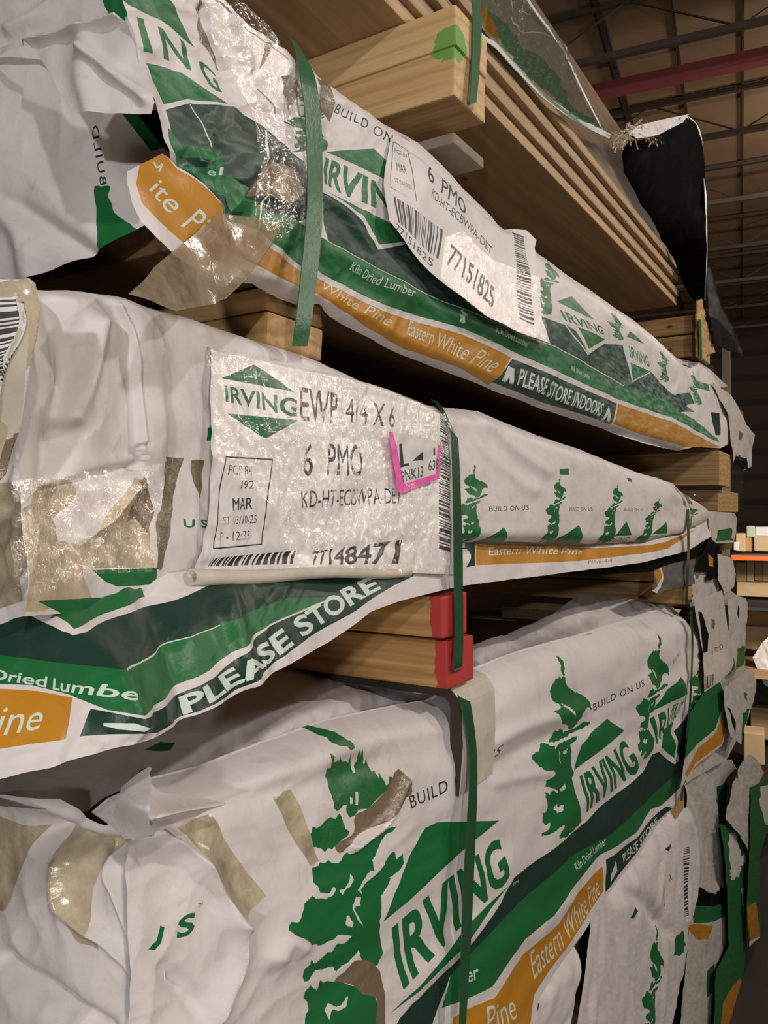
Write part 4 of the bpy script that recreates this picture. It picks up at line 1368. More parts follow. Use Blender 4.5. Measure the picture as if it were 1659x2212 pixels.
# paper rolled up along the label's lower edge
A_, B_ = P(414, 1246, .024), P(884, 1236, .014)
bm = bmesh.new()
rings = []
for k in range(15):
    t = k / 14
    c = A_ + (B_ - A_) * t + np.array([0, 0, -.002 * math.sin(t * 9)])
    r = .0056 * (1.15 - .45 * t)
    rings.append([bm.verts.new((c[0] + r * math.cos(q), c[1], c[2] + r * math.sin(q))) for q in np.linspace(0, 2 * math.pi, 13)[:-1]])
for a, b in zip(rings[:-1], rings[1:]):
    for k in range(12):
        f = bm.faces.new((a[k], a[(k + 1) % 12], b[(k + 1) % 12], b[k]))
        f.smooth = True
me = bpy.data.meshes.new('rolled_edge')
bm.to_mesh(me)
bm.free()
me.materials.append(MATS['card'])
ro = link('rolled_edge', me, pk)
md = ro.modifiers.new('thickness', 'SOLIDIFY')
md.thickness = .002
band('strap', [(930, 862), (948, 881), (969, 919), (976, 961), (980, 1130), (981, 1240), (983, 1331), (983, 1400), (981, 1446), (984, 1456)], [(944, 866), (961, 889), (984, 940), (991, 969), (999, 1172), (1000, 1260), (1001, 1331), (1001, 1390), (998, 1440), (996, 1446)],
     [-.08, -.015, .016, .021, .022, .022, .024, .026, .026, .0], 'dkstrap', pk)
band('strap', [(1484, 1100), (1485, 1180), (1483, 1240), (1480, 1306)], [(1489, 1100), (1490, 1180), (1488, 1240), (1486, 1306)], [0, 0, 0, -.01], 'dkstrap', pk)
sheet('tape', [(20, 1040), (150, 1020), (290, 1010), (345, 1000), (345, 1110), (330, 1235), (200, 1240), (60, 1290), (20, 1280)], 'shine', [], [(20, 1040, .10), (20, 1280, .10), (180, 1020, .065), (180, 1250, .07), (340, 1000, .03), (340, 1230, .035)], 'x',
      H(wrinkle(.006, .05, (1, 1), 78, True)), 7, pk)
sheet('tape', [(1490, 1056), (1515, 1075), (1537, 1110), (1530, 1140), (1500, 1160), (1480, 1150), (1478, 1090)], 'shine', [], .012, 'x', H(wrinkle(.004, .06, (1, 1), 79, True)), 5, pk)

# ------------------------------------------------------------------ TOP PACK
pk = empty('lumber_pack', P(700, 690, 0), 'white and green wrapped lumber pack above the flat one, orange hem torn at its end', 'lumber pack', 'wrapped lumber packs')
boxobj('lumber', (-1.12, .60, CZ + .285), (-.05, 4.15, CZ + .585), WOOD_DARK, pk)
out = [(250, -60), (262, 0), (285, 70), (310, 170), (340, 270), (358, 325), (372, 420), (420, 520), (450, 585), (520, 605), (560, 610), (640, 640), (668, 652), (700, 655), (740, 680), (800, 712), (900, 765), (1060, 828), (1200, 885), (1324, 925), (1394, 955), (1476, 973), (1500, 965), (1557, 968),
       (1580, 955), (1580, 900), (1560, 850), (1530, 800), (1490, 770), (1440, 720), (1400, 688), (1330, 633), (1250, 575), (1160, 508), (1100, 465), (1000, 355), (930, 288), (860, 246), (780, 186), (690, 118), (600, 58), (535, 8), (470, -60)]
topedge = out[28:]
lay = [
    # near logo with its word cut off by the pack's end
    poly('scwhite', [(255, -20), (274, 14), (422, 104), (503, 228), (600, 290), (575, 330), (330, 260), (250, -20)]),
    poly('scgreen', [(250, -60), (262, 0), (274, 12), (295, 25), (338, 44), (381, 73), (422, 102), (385, 40), (350, -20), (320, -60)]),
    T('scgreen', 'I', [(293, 38), (306, 43), (328, 117), (308, 113)]), T('scgreen', 'N', [(337, 58), (393, 90), (412, 153), (353, 127)], .02), T('scgreen', 'G', [(422, 114), (468, 153), (484, 203), (439, 179)], .02),
    poly('scgreen', [(312, 134), (347, 141), (393, 158), (431, 187), (491, 225), (405, 214), (347, 228)]),
    poly('scdark', [(350, 240), (410, 223), (503, 231), (572, 276), (600, 300), (650, 350), (668, 366), (668, 470), (640, 480), (575, 460), (529, 405), (465, 350), (460, 330), (387, 312), (366, 285)]),
    poly('brown', [(592, 335), (610, 352), (640, 372), (650, 420), (625, 440), (580, 430), (545, 420), (560, 390), (575, 358)]),
    poly('scgreen', [(358, 278), (367, 284), (387, 312), (460, 330), (466, 350), (529, 405), (575, 460), (640, 480), (668, 500), (668, 590), (600, 540), (578, 521), (549, 501), (500, 477), (474, 440), (439, 400), (405, 373), (384, 360), (368, 330)]),
    # bands
    stroke('scwhite', [(380, 356), (405, 376), (439, 400), (478, 438), (500, 480), (549, 507), (578, 527), (656, 585), (684, 594), (771, 640), (831, 667), (1000, 718), (1150, 787), (1334, 868), (1448, 907), (1557, 965)], [11, 12, 12, 12, 11, 10, 9, 8, 7, 5]),
    poly('scgreen', [(690, 520), (696, 524), (801, 578), (892, 627), (1000, 669), (1150, 735), (1196, 749), (1340, 828), (1448, 893), (1557, 958), (1448, 902), (1334, 862), (1150, 780), (1000, 711), (831, 660), (771, 633), (684, 587), (640, 560), (660, 500)]),
    poly('scdark', [(690, 415), (700, 420), (740, 445), (780, 478), (816, 540), (884, 526), (960, 590), (1044, 660), (1120, 690), (1166, 681), (1215, 700), (1240, 706), (1268, 764), (1306, 742), (1345, 745), (1369, 823), (1400, 800), (1450, 850), (1500, 890), (1440, 890), (1340, 826), (1196, 747), (1150, 733), (1000, 667), (892, 625), (801, 576), (696, 522)]),
    poly('scorange', [(474, 500), (505, 492), (549, 514), (578, 535), (656, 590), (684, 601), (771, 647), (831, 674), (1000, 724), (1078, 760), (1104, 772), (1072, 830), (1000, 794), (892, 754), (801, 704), (729, 661), (681, 634), (640, 618), (540, 570), (470, 540)]),
    T('ltgreen', 'Eastern White Pine', rib_map([(886, 690), (960, 722), (1088, 776)], [(880, 722), (955, 756), (1060, 806)]), -.008, .35),
    T('ltgreen', 'White Pine', rib_map([(700, 606), (770, 648), (850, 684)], [(696, 626), (764, 668), (842, 706)]), -.012, .35),
    poly('scdark', [(1107, 775), (1150, 794), (1332, 872), (1326, 916), (1150, 856), (1072, 824)]),
    T('ltgreen', 'PLEASE STORE INDOORS', [(1124, 796), (1304, 872), (1296, 900), (1116, 832)], .015),
    poly('ltgreen', [(1085, 822), (1098, 790), (1110, 797), (1110, 830), (1102, 828), (1100, 812), (1094, 826)]),
    poly('ltgreen', [(1302, 907), (1314, 876), (1322, 912), (1314, 910), (1312, 896), (1308, 908)]),
    poly('scorange', [(1336, 872), (1448, 911), (1557, 966), (1484, 966), (1394, 939), (1330, 915)]),
    T('ltgreen', 'Kiln Dried Lumber', rib_map([(752, 568), (810, 598), (888, 626)], [(748, 584), (806, 616), (884, 644)]), .006),
    T('ltgreen', 'Kiln Dried Lumber', [(1064, 706), (1136, 738), (1134, 752), (1062, 720)], .004),
    T('ltgreen', 'Kiln Dried Lumber', [(1232, 790), (1276, 810), (1274, 819), (1231, 800)], .004),
    tree('ltgreen', [(984, 662), (1004, 672), (1000, 704), (982, 694)]),
    # second logo
    poly('scwhite', [(694, 345), (838, 330), (900, 480), (882, 526), (816, 540), (780, 478), (740, 445), (694, 418)]),
    poly('scgreen', [(706, 328), (745, 324), (812, 320), (834, 345), (850, 395), (800, 370)]),
    T('scgreen', 'IRVING', rib_map([(706, 338), (760, 362), (830, 402), (900, 450)], [(702, 396), (750, 424), (830, 462), (900, 520)]), .03),
    poly('scgreen', [(702, 412), (760, 440), (836, 480), (900, 520), (820, 528), (784, 468), (745, 438)]),
    # logos further along
    poly('scwhite', [(1200, 652), (1285, 690), (1310, 740), (1268, 764), (1245, 716), (1222, 700)]),
    poly('scgreen', [(1204, 651), (1237, 639), (1283, 692)]), T('scgreen', 'IRVING', [(1210, 668), (1297, 706), (1304, 724), (1222, 694)], .02),
    poly('scgreen', [(1248, 706), (1308, 733), (1270, 754)]), stroke('ltgreen', [(1204, 655), (1222, 702), (1268, 766), (1312, 738)], 3, 1),
    poly('scwhite', [(1352, 728), (1390, 745), (1402, 800), (1369, 823), (1356, 770)]),
    poly('scgreen', [(1352, 727), (1360, 716), (1391, 744)]), T('scgreen', 'IRVING', [(1358, 746), (1396, 770), (1402, 794), (1362, 772)], .02),
    poly('scgreen', [(1362, 783), (1400, 801), (1369, 822)]), stroke('ltgreen', [(1354, 732), (1357, 780), (1368, 825), (1402, 804)], 2.5, 1),
    tree('scgreen', [(1172, 545), (1216, 568), (1200, 700), (1150, 660)]),
    tree('scgreen', [(1300, 645), (1345, 690), (1352, 740), (1318, 728)]),
    tree('scgreen', [(1410, 740), (1440, 765), (1450, 830), (1420, 820)]),
    tree('scgreen', [(1480, 790), (1510, 812), (1520, 880), (1495, 870)]),
    poly('scgreen', jag([(1350, 830), (1450, 870), (1540, 940), (1557, 958), (1448, 900), (1350, 862)], 3, 4, 3)),
    poly('scdark', jag([(1452, 855), (1490, 848), (1500, 872), (1462, 880)], 2, 4, 4)), poly('dkgreen', [(1536, 890), (1556, 893), (1556, 940), (1546, 940)]),
    poly('scgreen', [(1506, 822), (1528, 830), (1530, 846), (1508, 838)]),
    # tree half hidden behind the strap, stains and brown marks along the folds
    tree('scgreen', [(618, 180), (730, 190), (728, 340), (612, 330)]),
    poly('brown', jag([(606, 165), (645, 170), (668, 205), (640, 215), (625, 240), (612, 200)], 4, 3, 7)), poly('brown', jag([(690, 165), (716, 170), (728, 240), (716, 262), (700, 240), (694, 200)], 4, 3, 8)),
    T('dkgreen', 'BUILD ON', [(732, 222), (850, 292), (846, 312), (729, 240)], .002, .1, 1.15),
    poly('brown', jag([(420, -10), (432, 10), (440, 45), (452, 70), (488, 145), (482, 150), (455, 110), (432, 90), (424, 60), (428, 30)], 2, 2, 9)),
    stroke('brown', [(455, 2), (485, 20), (497, 45), (530, 62), (566, 92), (620, 130)], [4, 7, 6, 3, 3, 2]),
    poly('brown', [(568, 92), (584, 94), (572, 130), (560, 152), (563, 120)]),
    stroke('brown', [(560, 190), (590, 225), (600, 250)], [3, 5, 3]),
    poly('ltgreen', [(571, 280), (576, 285), (577, 350), (572, 358)]), stroke('ltgreen', [(410, 225), (436, 280), (450, 320)], 2.5), stroke('ltgreen', [(570, 386), (560, 470), (546, 505)], 3),
]
ht = H(crease(topedge, 50, .05, 'roll'), crease([(450, 590), (520, 607), (640, 642), (740, 682), (900, 767), (1060, 830), (1324, 927), (1476, 975)], 26, .03, 'roll'),
       wrinkle(.006, .2, (2, .7), 81, rot=.3), wrinkle(.004, .06, (1.6, .7), 82, True, rot=.4, mask=lambda U, V: np.clip((1000 - U) / 300, .3, 1)),
       crease([(430, 20), (460, 90), (490, 150)], 9, -.008, 'ridge'), crease([(490, 40), (520, 100), (540, 150)], 7, .008, 'ridge'),
       crease([(600, 345), (560, 400), (540, 420), (500, 470)], 14, -.012, 'ridge'), crease([(460, 330), (468, 400), (486, 466)], 6, .008, 'step', 40),
       crease([(560, 420), (620, 450), (660, 440)], 8, .01, 'ridge'), crease([(700, 425), (760, 480), (800, 540)], 12, .005, 'ridge'),
       crease([(690, 530), (900, 645), (1150, 750)], 22, .008, 'ridge'))
sheet('wrap', out, 'scwhite', lay, [(262, 0, .02), (340, 270, .02), (450, 585, .015), (535, 10, 0), (640, 640, 0), (690, 120, 0), (690, 400, .01), (860, 260, 0), (900, 765, -.01), (900, 500, .015), (1060, 828, -.015), (1160, 520, 0), (1200, 700, .015), (1324, 925, -.02), (1400, 700, -.01), (1557, 960, -.02), (1500, 780, -.02)],
      'x', ht, 7, pk)
# torn orange and white hem bent up in front of the end
hem = [(270, 372), (310, 352), (355, 330), (366, 338), (384, 360), (405, 373), (439, 397), (478, 438), (484, 506), (500, 560), (530, 600), (490, 597), (450, 588), (420, 577), (370, 552), (330, 517), (300, 482), (280, 440), (268, 395)]
sheet('torn_hem', hem, 'white', [
    poly('orange', [(303, 344), (355, 328), (366, 340), (384, 366), (422, 388), (457, 417), (478, 443), (481, 477), (484, 506), (496, 560), (470, 566), (434, 550), (390, 521), (335, 477), (300, 440), (286, 399)]),
    T('ltgreen', 'ite', rib_map([(338, 378), (366, 404), (398, 436)], [(315, 412), (340, 440), (366, 466)]), .0, .3),
    T('ltgreen', 'Pin', rib_map([(424, 442), (450, 466), (478, 492)], [(388, 488), (420, 512), (458, 530)]), .0, .3),
    stroke('ltgreen', [(332, 350), (340, 362), (352, 354), (345, 370)], 4)],
      [(270, 380, .05), (355, 332, .035), (300, 482, .06), (380, 430, .05), (478, 440, .03), (500, 590, .025), (420, 577, .05)], 'x', H(wrinkle(.006, .09, (1, 1), 85)), 6, pk)
sheet('torn_flap', [(384, 315), (434, 324), (463, 333), (466, 355), (474, 370), (529, 408), (512, 443), (486, 466), (474, 428), (439, 396), (405, 373), (384, 360), (372, 335)], 'scgreen',
      [poly('dkgreen', [(384, 338), (460, 350), (440, 362), (392, 360)]), T('ltgreen', 'el', [(444, 364), (468, 366), (470, 382), (448, 378)], .01)],
      .028, 'x', H(wrinkle(.006, .05, (1, 1), 87, True), crease([(466, 355), (474, 428), (486, 466)], 5, .006, 'ridge')), 6, pk)
# near end of the wrap
end = [(-70, -70), (300, -70), (300, 60), (335, 200), (370, 330), (372, 440), (330, 478), (290, 500), (200, 540), (130, 575), (72, 607), (0, 640), (-70, 670)]
le = [poly('green', jag([(200, -20), (205, 5), (215, 27), (228, 18), (232, 50), (262, 48), (262, -20)], 3, 3, 3)),
      poly('green', [(268, 248), (300, 248), (356, 318), (330, 328)]), poly('liner', [(300, 248), (350, 236), (366, 330), (352, 318)]),
      T('dkgreen', 'BUILD', [(238, 400), (215, 270), (200, 275), (224, 404)], .005, 0, 1.2),
      poly('green', jag([(212, 405), (243, 404), (240, 430), (250, 460), (285, 485), (300, 500), (200, 545), (208, 520), (213, 450)], 2.5, 4, 9))]
sheet('end_wrap', end, 'white', le, [(-70, -70, .56), (-70, 650, .54), (150, 0, .56), (150, 560, .545), (350, 0, .58), (360, 430, .58)], 'y',
      H(wrinkle(.008, .25, (1, 1), 91), wrinkle(.002, .1, (1, 1), 92, True), crease([(-70, 120), (65, 92), (270, 48)], 14, .03, 'step', 120),
        crease([(0, 430), (90, 480), (180, 540)], 22, -.012, 'ridge'), crease([(0, 440), (60, 520), (72, 600)], 26, .012, 'ridge'), crease([(0, 50), (60, 20), (110, -20)], 14, .008, 'ridge')), 7, pk)
sheet('end_flap', [(-70, 122), (0, 102), (65, 86), (160, 62), (268, 40), (284, 58), (302, 120), (326, 175), (338, 222), (330, 248), (230, 246), (150, 247), (125, 190), (105, 152), (65, 95), (0, 116), (-70, 134)], 'white', [],
      [(-70, 128, .53), (65, 90, .515), (268, 40, .50), (330, 240, .50), (150, 247, .48)], 'y',
      H(wrinkle(.006, .09, (1, 1), 94), crease([(190, 110), (250, 160), (320, 215)], 14, .010, 'ridge'), crease([(190, 90), (180, 160), (200, 240)], 26, .008, 'ridge'), crease([(65, 92), (160, 68), (268, 44)], 8, .01, 'ridge')), 6, pk)
sheet('loose_tape', [(270, 637), (300, 610), (325, 580), (400, 530), (440, 490), (480, 460), (540, 470), (615, 480), (590, 530), (530, 585), (505, 620), (480, 646), (470, 655), (430, 662), (380, 672), (320, 652)], 'haze', [],
      [(270, 637, .10), (480, 460, .045), (615, 480, .025), (380, 672, .10), (500, 620, .06)], 'x', H(wrinkle(.008, .08, (1, 1), 97), crease([(480, 646), (530, 585), (612, 482)], 5, .006, 'ridge')), 6, pk)
# label with bar codes
lab = [(846, 282), (886, 295), (912, 326), (974, 378), (1040, 440), (1102, 493), (1137, 497), (1159, 519), (1155, 534), (1166, 600), (1172, 690), (1190, 742), (1120, 718), (1044, 680), (965, 618), (908, 565), (838, 477), (831, 396), (840, 334)]
ll = [stroke('ink', [(850, 306), (884, 322), (900, 436), (848, 404), (850, 306)], 1.6, 1),
      T('ink', 'MAR', [(858, 350), (878, 358), (880, 376), (860, 368)]), T('ink', 'PCS 84', [(854, 318), (882, 332), (883, 341), (855, 328)]), T('ink', 'ST 03/10/25', [(856, 382), (890, 400), (891, 410), (857, 392)]),
      barcode('ink', [(853, 422), (955, 496), (948, 560), (858, 480)], 30, 11), T('ink', '77151825', [(854, 482), (940, 562), (936, 578), (852, 496)], .004),
      T('ink', '6', [(921, 352), (934, 362), (934, 400), (922, 392)], .008), T('ink', 'PMO', [(955, 384), (1006, 436), (1004, 468), (950, 416)], .008),
      T('ink', 'KD-HT-ECBWPA-DET', [(932, 408), (1068, 534), (1064, 552), (930, 424)], .002), T('ink', '4/4 X', [(978, 376), (1030, 424), (1026, 440), (976, 396)], .004),
      T('ink', '77151825', [(974, 526), (1074, 622), (1066, 668), (962, 570)], .02), barcode('ink', [(1108, 502), (1132, 510), (1152, 704), (1122, 690)], 60, 12, True)]
sheet('label', lab, 'label', ll, [(846, 282, .004), (840, 470, .028), (950, 400, .02), (1040, 560, .03), (1140, 505, .018), (1180, 735, .032), (965, 618, .032)], 'x',
      H(wrinkle(.004, .09, (1.4, 1), 101), crease([(846, 282), (912, 326), (1040, 440), (1102, 493)], 20, .02, 'roll'), crease([(1100, 493), (1140, 600), (1160, 730)], 8, .004, 'ridge')), 6, pk)
sheet('clear_cover', [(960, 510), (1000, 500), (1060, 560), (1165, 600), (1185, 740), (1110, 715), (1030, 670), (950, 600)], 'shine', [], .036, 'x', H(wrinkle(.0025, .03, (1, 1), 103, True)), 6, pk)
sheet('clear_cover', [(430, 0), (500, -10), (580, 60), (630, 140), (640, 230), (660, 330), (655, 470), (600, 520), (540, 480), (560, 330), (540, 230), (470, 110)], 'shine', [], .026, 'x', H(wrinkle(.004, .05, (1, 1), 104, True)), 7, pk)
band('strap', [(615, 75), (632, 95), (646, 150), (660, 250), (665, 400), (662, 475), (650, 600), (640, 690), (632, 748)], [(640, 90), (655, 115), (680, 165), (694, 260), (697, 400), (695, 500), (685, 600), (674, 690), (664, 748)],
     [-.08, -.02, .018, .026, .030, .030, .03, .026, .02], 'strap', pk)
sheet('tape', [(1532, 830), (1548, 850), (1575, 900), (1585, 950), (1570, 965), (1552, 930), (1545, 880)], 'shine', [], .02, 'x', H(wrinkle(.003, .06, (1, 1), 105, True)), 5, pk)

# ------------------------------------------------------------------ TOPMOST PACK: bare boards, torn film
ZT = CZ + .862
XB = -.10
bw = .245
k = 0
for j in range(4):
    o = boxobj('pine_board', (XB - bw * (j + 1) + .002, .22 + .02 * j, ZT), (XB - bw * j, 3.42, ZT + .028), WOOD_UND, None, .003)
    tag(o, ['pine board forming the outer edge of the lowest layer in the topmost stack', 'wide pine board second in on the underside of the topmost stack', 'wide pine board third in on the underside of the topmost stack', 'innermost wide pine board on the underside of the topmost stack'][j], 'board', 'boards of the topmost stack')
for i in range(1, 6):
    dx = [0, .012, -.006, .010, -.010, .004][i]
    o = boxobj('pine_board', (XB - 1.0, [0, .9, 1.0, 1.25, .3, .3][i] - .55, ZT + .030 * i), (XB + dx, 3.42 - .02 * (i % 2), ZT + .030 * i + .027), WOOD_PINE, None, .003)
    tag(o, 'pine board showing its long edge, %s layer up from the underside of the topmost stack' % ['', 'second', 'third', 'fourth', 'fifth', 'sixth'][i], 'board', 'boards of the topmost stack')
o = boxobj('lumber_bundle', (XB - 1.0, .3, ZT + .182), (XB - .02, 3.40, ZT + .42), WOOD_DARK, None, .004)
tag(o, 'upper part of the topmost lumber stack hidden behind torn film', 'lumber')

fp = empty('torn_wrap', P(1250, 260, 0), 'torn plastic wrap with black lining hanging off the topmost board stack', 'plastic wrap')
sheet('green_film', [(1014, -60), (1110, -60), (1131, -12), (1151, 20), (1214, 107), (1254, 191), (1296, 274), (1304, 284), (1254, 258), (1222, 234), (1183, 211), (1119, 147), (1075, 99), (1040, 75), (1024, 48)], 'greenfilm',
      [poly('greenhaze', jag([(1040, 20), (1083, 50), (1120, 90), (1172, 138), (1212, 192), (1246, 236), (1296, 276), (1250, 256), (1183, 209), (1119, 146), (1079, 98), (1050, 50)], 4, 3, 5)),
       stroke('ltgreen', [(1095, -10), (1096, 20), (1104, 48), (1122, 66), (1168, 73), (1200, 98), (1216, 112)], [2, 2, 3, 3, 2, 3]), stroke('ltgreen', [(1108, -20), (1128, 18), (1150, 30)], 2),  # pale strokes paint highlights along the film's creases
       poly('orange', [(1024, 8), (1044, 28), (1062, 60), (1075, 93), (1060, 84), (1036, 62)])],
      [(1024, 40, -.08), (1075, 99, -.08), (1183, 211, -.075), (1300, 282, -.06), (1131, -12, .0), (1214, 107, .0), (1254, 191, -.02)], 'x',
      H(wrinkle(.012, .12, (2, 1), 111, rot=-.7), wrinkle(.006, .05, (2, .6), 112, True, rot=-.8)), 6, fp)
band('torn_rim', [(1028, 48), (1044, 74), (1079, 98), (1123, 146), (1187, 210), (1256, 256), (1320, 290)], [(1020, 52), (1038, 82), (1071, 104), (1115, 152), (1180, 217), (1250, 266), (1316, 300)], [-.075] * 7, 'ltgreen', fp, .002)
band('film_edge', [(1104, -40), (1131, -12), (1151, 20), (1214, 107), (1254, 191), (1300, 280)], [(1110, -40), (1137, -12), (1157, 20), (1219, 107), (1258, 191), (1303, 280)], [.004, .004, .004, .004, -.016, -.055], 'ltgreen', fp, .002)
sheet('black_flap', [(1343, 337), (1349, 318), (1376, 282), (1393, 272), (1440, 262), (1484, 251), (1504, 270), (1516, 303), (1521, 350), (1525, 421), (1528, 539), (1524, 650), (1504, 655), (1488, 635), (1454, 560), (1403, 470), (1346, 372)], 'liner',
      [], [(1343, 337, -.085), (1403, 465, -.09), (1454, 556, -.09), (1500, 650, -.08), (1393, 270, -.02), (1484, 250, .05), (1525, 421, .05), (1525, 640, .0)], 'x', H(wrinkle(.006, .15, (1, 1), 115)), 8, fp)
band('flap_rim', [(1472, 252), (1485, 250), (1505, 268), (1517, 303), (1526, 421), (1528, 539), (1526, 650)], [(1470, 256), (1483, 254), (1501, 272), (1513, 305), (1523, 421), (1525, 539), (1523, 650)], [.052] * 5 + [.03, .002], 'label', fp, .002)
sheet('outer_film', [(1345, 282), (1390, 268), (1440, 256), (1486, 247), (1471, 266), (1448, 277), (1424, 290), (1403, 296), (1375, 300)], 'white', [], [(1345, 282, -.05), (1484, 249, .058), (1403, 294, .0)], 'x', H(wrinkle(.006, .05, (1, .6), 117, True)), 5, fp)
# frayed woven threads
bm = bmesh.new()
rr = random.Random(3)
for i in range(150):
    t = rr.random()
    u = 1330 + 90 * t + rr.uniform(-8, 8)
    v = 300 - 14 * math.sin(t * 3) + rr.uniform(-16, 14)
    p = P(u, v, -.055 + .05 * t)
    d = np.array([rr.gauss(.2, 1), rr.gauss(0, 1), rr.gauss(-.3, 1)])
    d /= np.linalg.norm(d)
    ln = rr.uniform(.010, .035)
    w = rr.uniform(.0012, .003)
    pts = [p + d * ln * q + np.array([rr.gauss(0, .003), rr.gauss(0, .003), rr.gauss(0, .003)]) for q in (0, .35, .7, 1)]
    s = np.cross(d, (0.3, .5, .8))
    s = s / np.linalg.norm(s) * w
    vv = [(bm.verts.new(tuple(a - s)), bm.verts.new(tuple(a + s))) for a in pts]
    for a, b in zip(vv[:-1], vv[1:]):
        bm.faces.new((a[0], a[1], b[1], b[0]))
me = bpy.data.meshes.new('frayed_threads')
bm.to_mesh(me)
bm.free()
me.materials.append(plain('frayed_threads', (.66, .58, .44), .6))
o = link('frayed_threads', me, fp)
o['kind'] = 'stuff'

# ------------------------------------------------------------------ wooden bearers between the packs


def block(u0, u1, v0, v1, x, mat, label, length=1.1, group='wooden blocks between the packs', jit=.0015, back=None):
    a, b = P(u0, v1, x), P(u1, v1, x)
    um = (u0 + u1) / 2
    c0, c1 = P(um, v0, x), P(um, v1, x)
    o = boxobj('wood_block', (x - length, a[1], c1[2]), (x, b[1], c0[2]), mat, None, .004, jit)
    return tag(o, label, 'wood block', group)


block(984, 1051, 45, 131, 0.0, WOOD_GRN, 'pale wooden block with green paint on its end, directly under the topmost boards')
block(983, 1048, 134, 236, -.004, WOOD_GRN2, 'pale rough wooden block below the one with the green painted corner')
o = boxobj('cardboard_pad', (-.5, P(983, 280, -.0)[1], P(960, 287, 0)[2]), (-.002, P(1043, 280, 0)[1] + .01, P(960, 262, 0)[2]), plain('grey_pad', (0.27, .225, .165), .8, .2, 70, vary=.3, vscale=18), None, .004)
tag(o, 'grey cardboard pad squeezed under the green painted blocks', 'cardboard')
st = band('strap', [(1016, -40), (1022, 35), (1020, 132), (1015, 216), (1012, 226), (990, 236)], [(1036, -40), (1041, 44), (1037, 132), (1030, 212), (1026, 220), (1000, 228)], [.005, .006, .006, .007, .0, -.06], 'strap')
tag(st, 'pale green plastic strap looped down over the green painted blocks', 'strap')
block(578, 697, 640, 690, -.035, WOOD_B, 'upper dark wooden block behind the wide green strap')
block(578, 697, 692, 766, -.03, WOOD_B, 'lower dark wooden block behind the wide green strap')
block(958, 1010, 1284, 1373, .016, WOOD_RED, 'upper wooden block with red painted end behind the green strap')
block(969, 1024, 1378, 1478, .016, WOOD_RED, 'lower wooden block with red painted end behind the green strap')
block(1512, 1534, 690, 728, -.01, WOOD_B, 'upper far wooden block under the end of the topmost boards')
block(1512, 1534, 731, 778, -.01, WOOD_B, 'lower far wooden block under the end of the topmost boards')
block(1555, 1577, 978, 1050, -.01, WOOD_B, 'far knotty wooden block between the green wrapped pack and the flat pack')
block(1484, 1496, 1216, 1258, -.02, WOOD_B, 'upper far wooden block above the tall white pack')
block(1484, 1496, 1260, 1304, -.02, WOOD_B, 'lower far wooden block above the tall white pack')
block(1462, 1478, 1700, 1756, -.06, WOOD_B, 'wooden block under the far end of the tall white pack')
block(1552, 1594, 1062, 1106, -.05, WOOD_B, 'dark block beyond the knotty far block, above the crinkled white pack')
o = sheet('splintered_offcut', [(1508, 652), (1516, 645), (1524, 680), (1540, 740), (1545, 762), (1530, 766), (1518, 778), (1508, 770)], WOOD_B, [], .004, 'x', wrinkle(.006, .05, (1, 1), 120), 5, thick=.01)
tag(o, 'splintered tan offcut standing on the end of the far upper blocks', 'wood offcut')
st = band('strap', [(1509, 690), (1510, 730), (1511, 775)], [(1515, 690), (1516, 730), (1517, 775)], [.012, .012, .012], 'strap')
tag(st, 'short green strap on the far upper blocks', 'strap')

# ------------------------------------------------------------------ LOWEST PACKS under the tall one
pk = empty('lumber_pack', P(1300, 2212, -.04), 'white wrapped lumber pack below the tall one, with clear label pocket and narrow tree print', 'lumber pack', 'wrapped lumber packs')
outE = [(1276, 1985), (1310, 1934), (1375, 1850), (1430, 1780), (1462, 1752), (1486, 1744), (1498, 1790), (1505, 1840), (1500, 1930), (1484, 2040), (1476, 2110), (1440, 2240), (1240, 2260), (1262, 2120)]
lay = [tree('green', [(1398, 2000), (1440, 2000), (1420, 2270), (1385, 2270)]),
       poly('label', [(1425, 1880), (1445, 1850), (1488, 1818), (1494, 1830), (1490, 1935), (1478, 1990), (1456, 2020), (1425, 1940)]),
       poly('green', jag([(1456, 2030), (1474, 2010), (1480, 2040), (1470, 2065), (1454, 2065)], 2, 3, 3)),
       poly('dkgreen', [(1358, 1982), (1374, 1960), (1378, 1968), (1366, 1984)]), poly('dkgreen', [(1436, 1834), (1446, 1822), (1448, 1828), (1440, 1838)]),
       T('ink', 'X', [(1442, 1888), (1448, 1882), (1450, 1900), (1444, 1904)]), barcode('ink', [(1480, 1832), (1488, 1828), (1484, 1980), (1476, 1985)], 40, 15, True),
       T('ink', 'PMO', [(1431, 1918), (1436, 1912), (1440, 1960), (1434, 1964)])]
sheet('wrap', outE, 'white', lay, -.055, 'x', H(wrinkle(.008, .16, (.7, 1.8), 131), wrinkle(.002, .06, (.7, 1.6), 132, True), crease([(1462, 1752), (1430, 1790), (1330, 1930)], 40, .05, 'roll'),
      crease([(1395, 1860), (1400, 1930), (1420, 1990)], 10, -.015, 'ridge'), crease([(1330, 1920), (1390, 1950), (1440, 2010)], 16, -.012, 'ridge'), crease([(1486, 1750), (1500, 1850), (1490, 1990)], 10, .01, 'ridge')), 6, pk)
boxobj('lumber', (-1.1, P(1290, 2000, -.12)[1], .15), (-.12, P(1484, 2000, -.12)[1], CZ - 1.13), WOOD_DARK, pk)
sheet('label_pocket', [(1422, 1880), (1445, 1848), (1490, 1815), (1498, 1830), (1492, 1940), (1480, 1995), (1456, 2024), (1422, 1940)], 'shine', [], -.042, 'x', H(wrinkle(.004, .05, (1, 1), 133, True)), 5, pk)

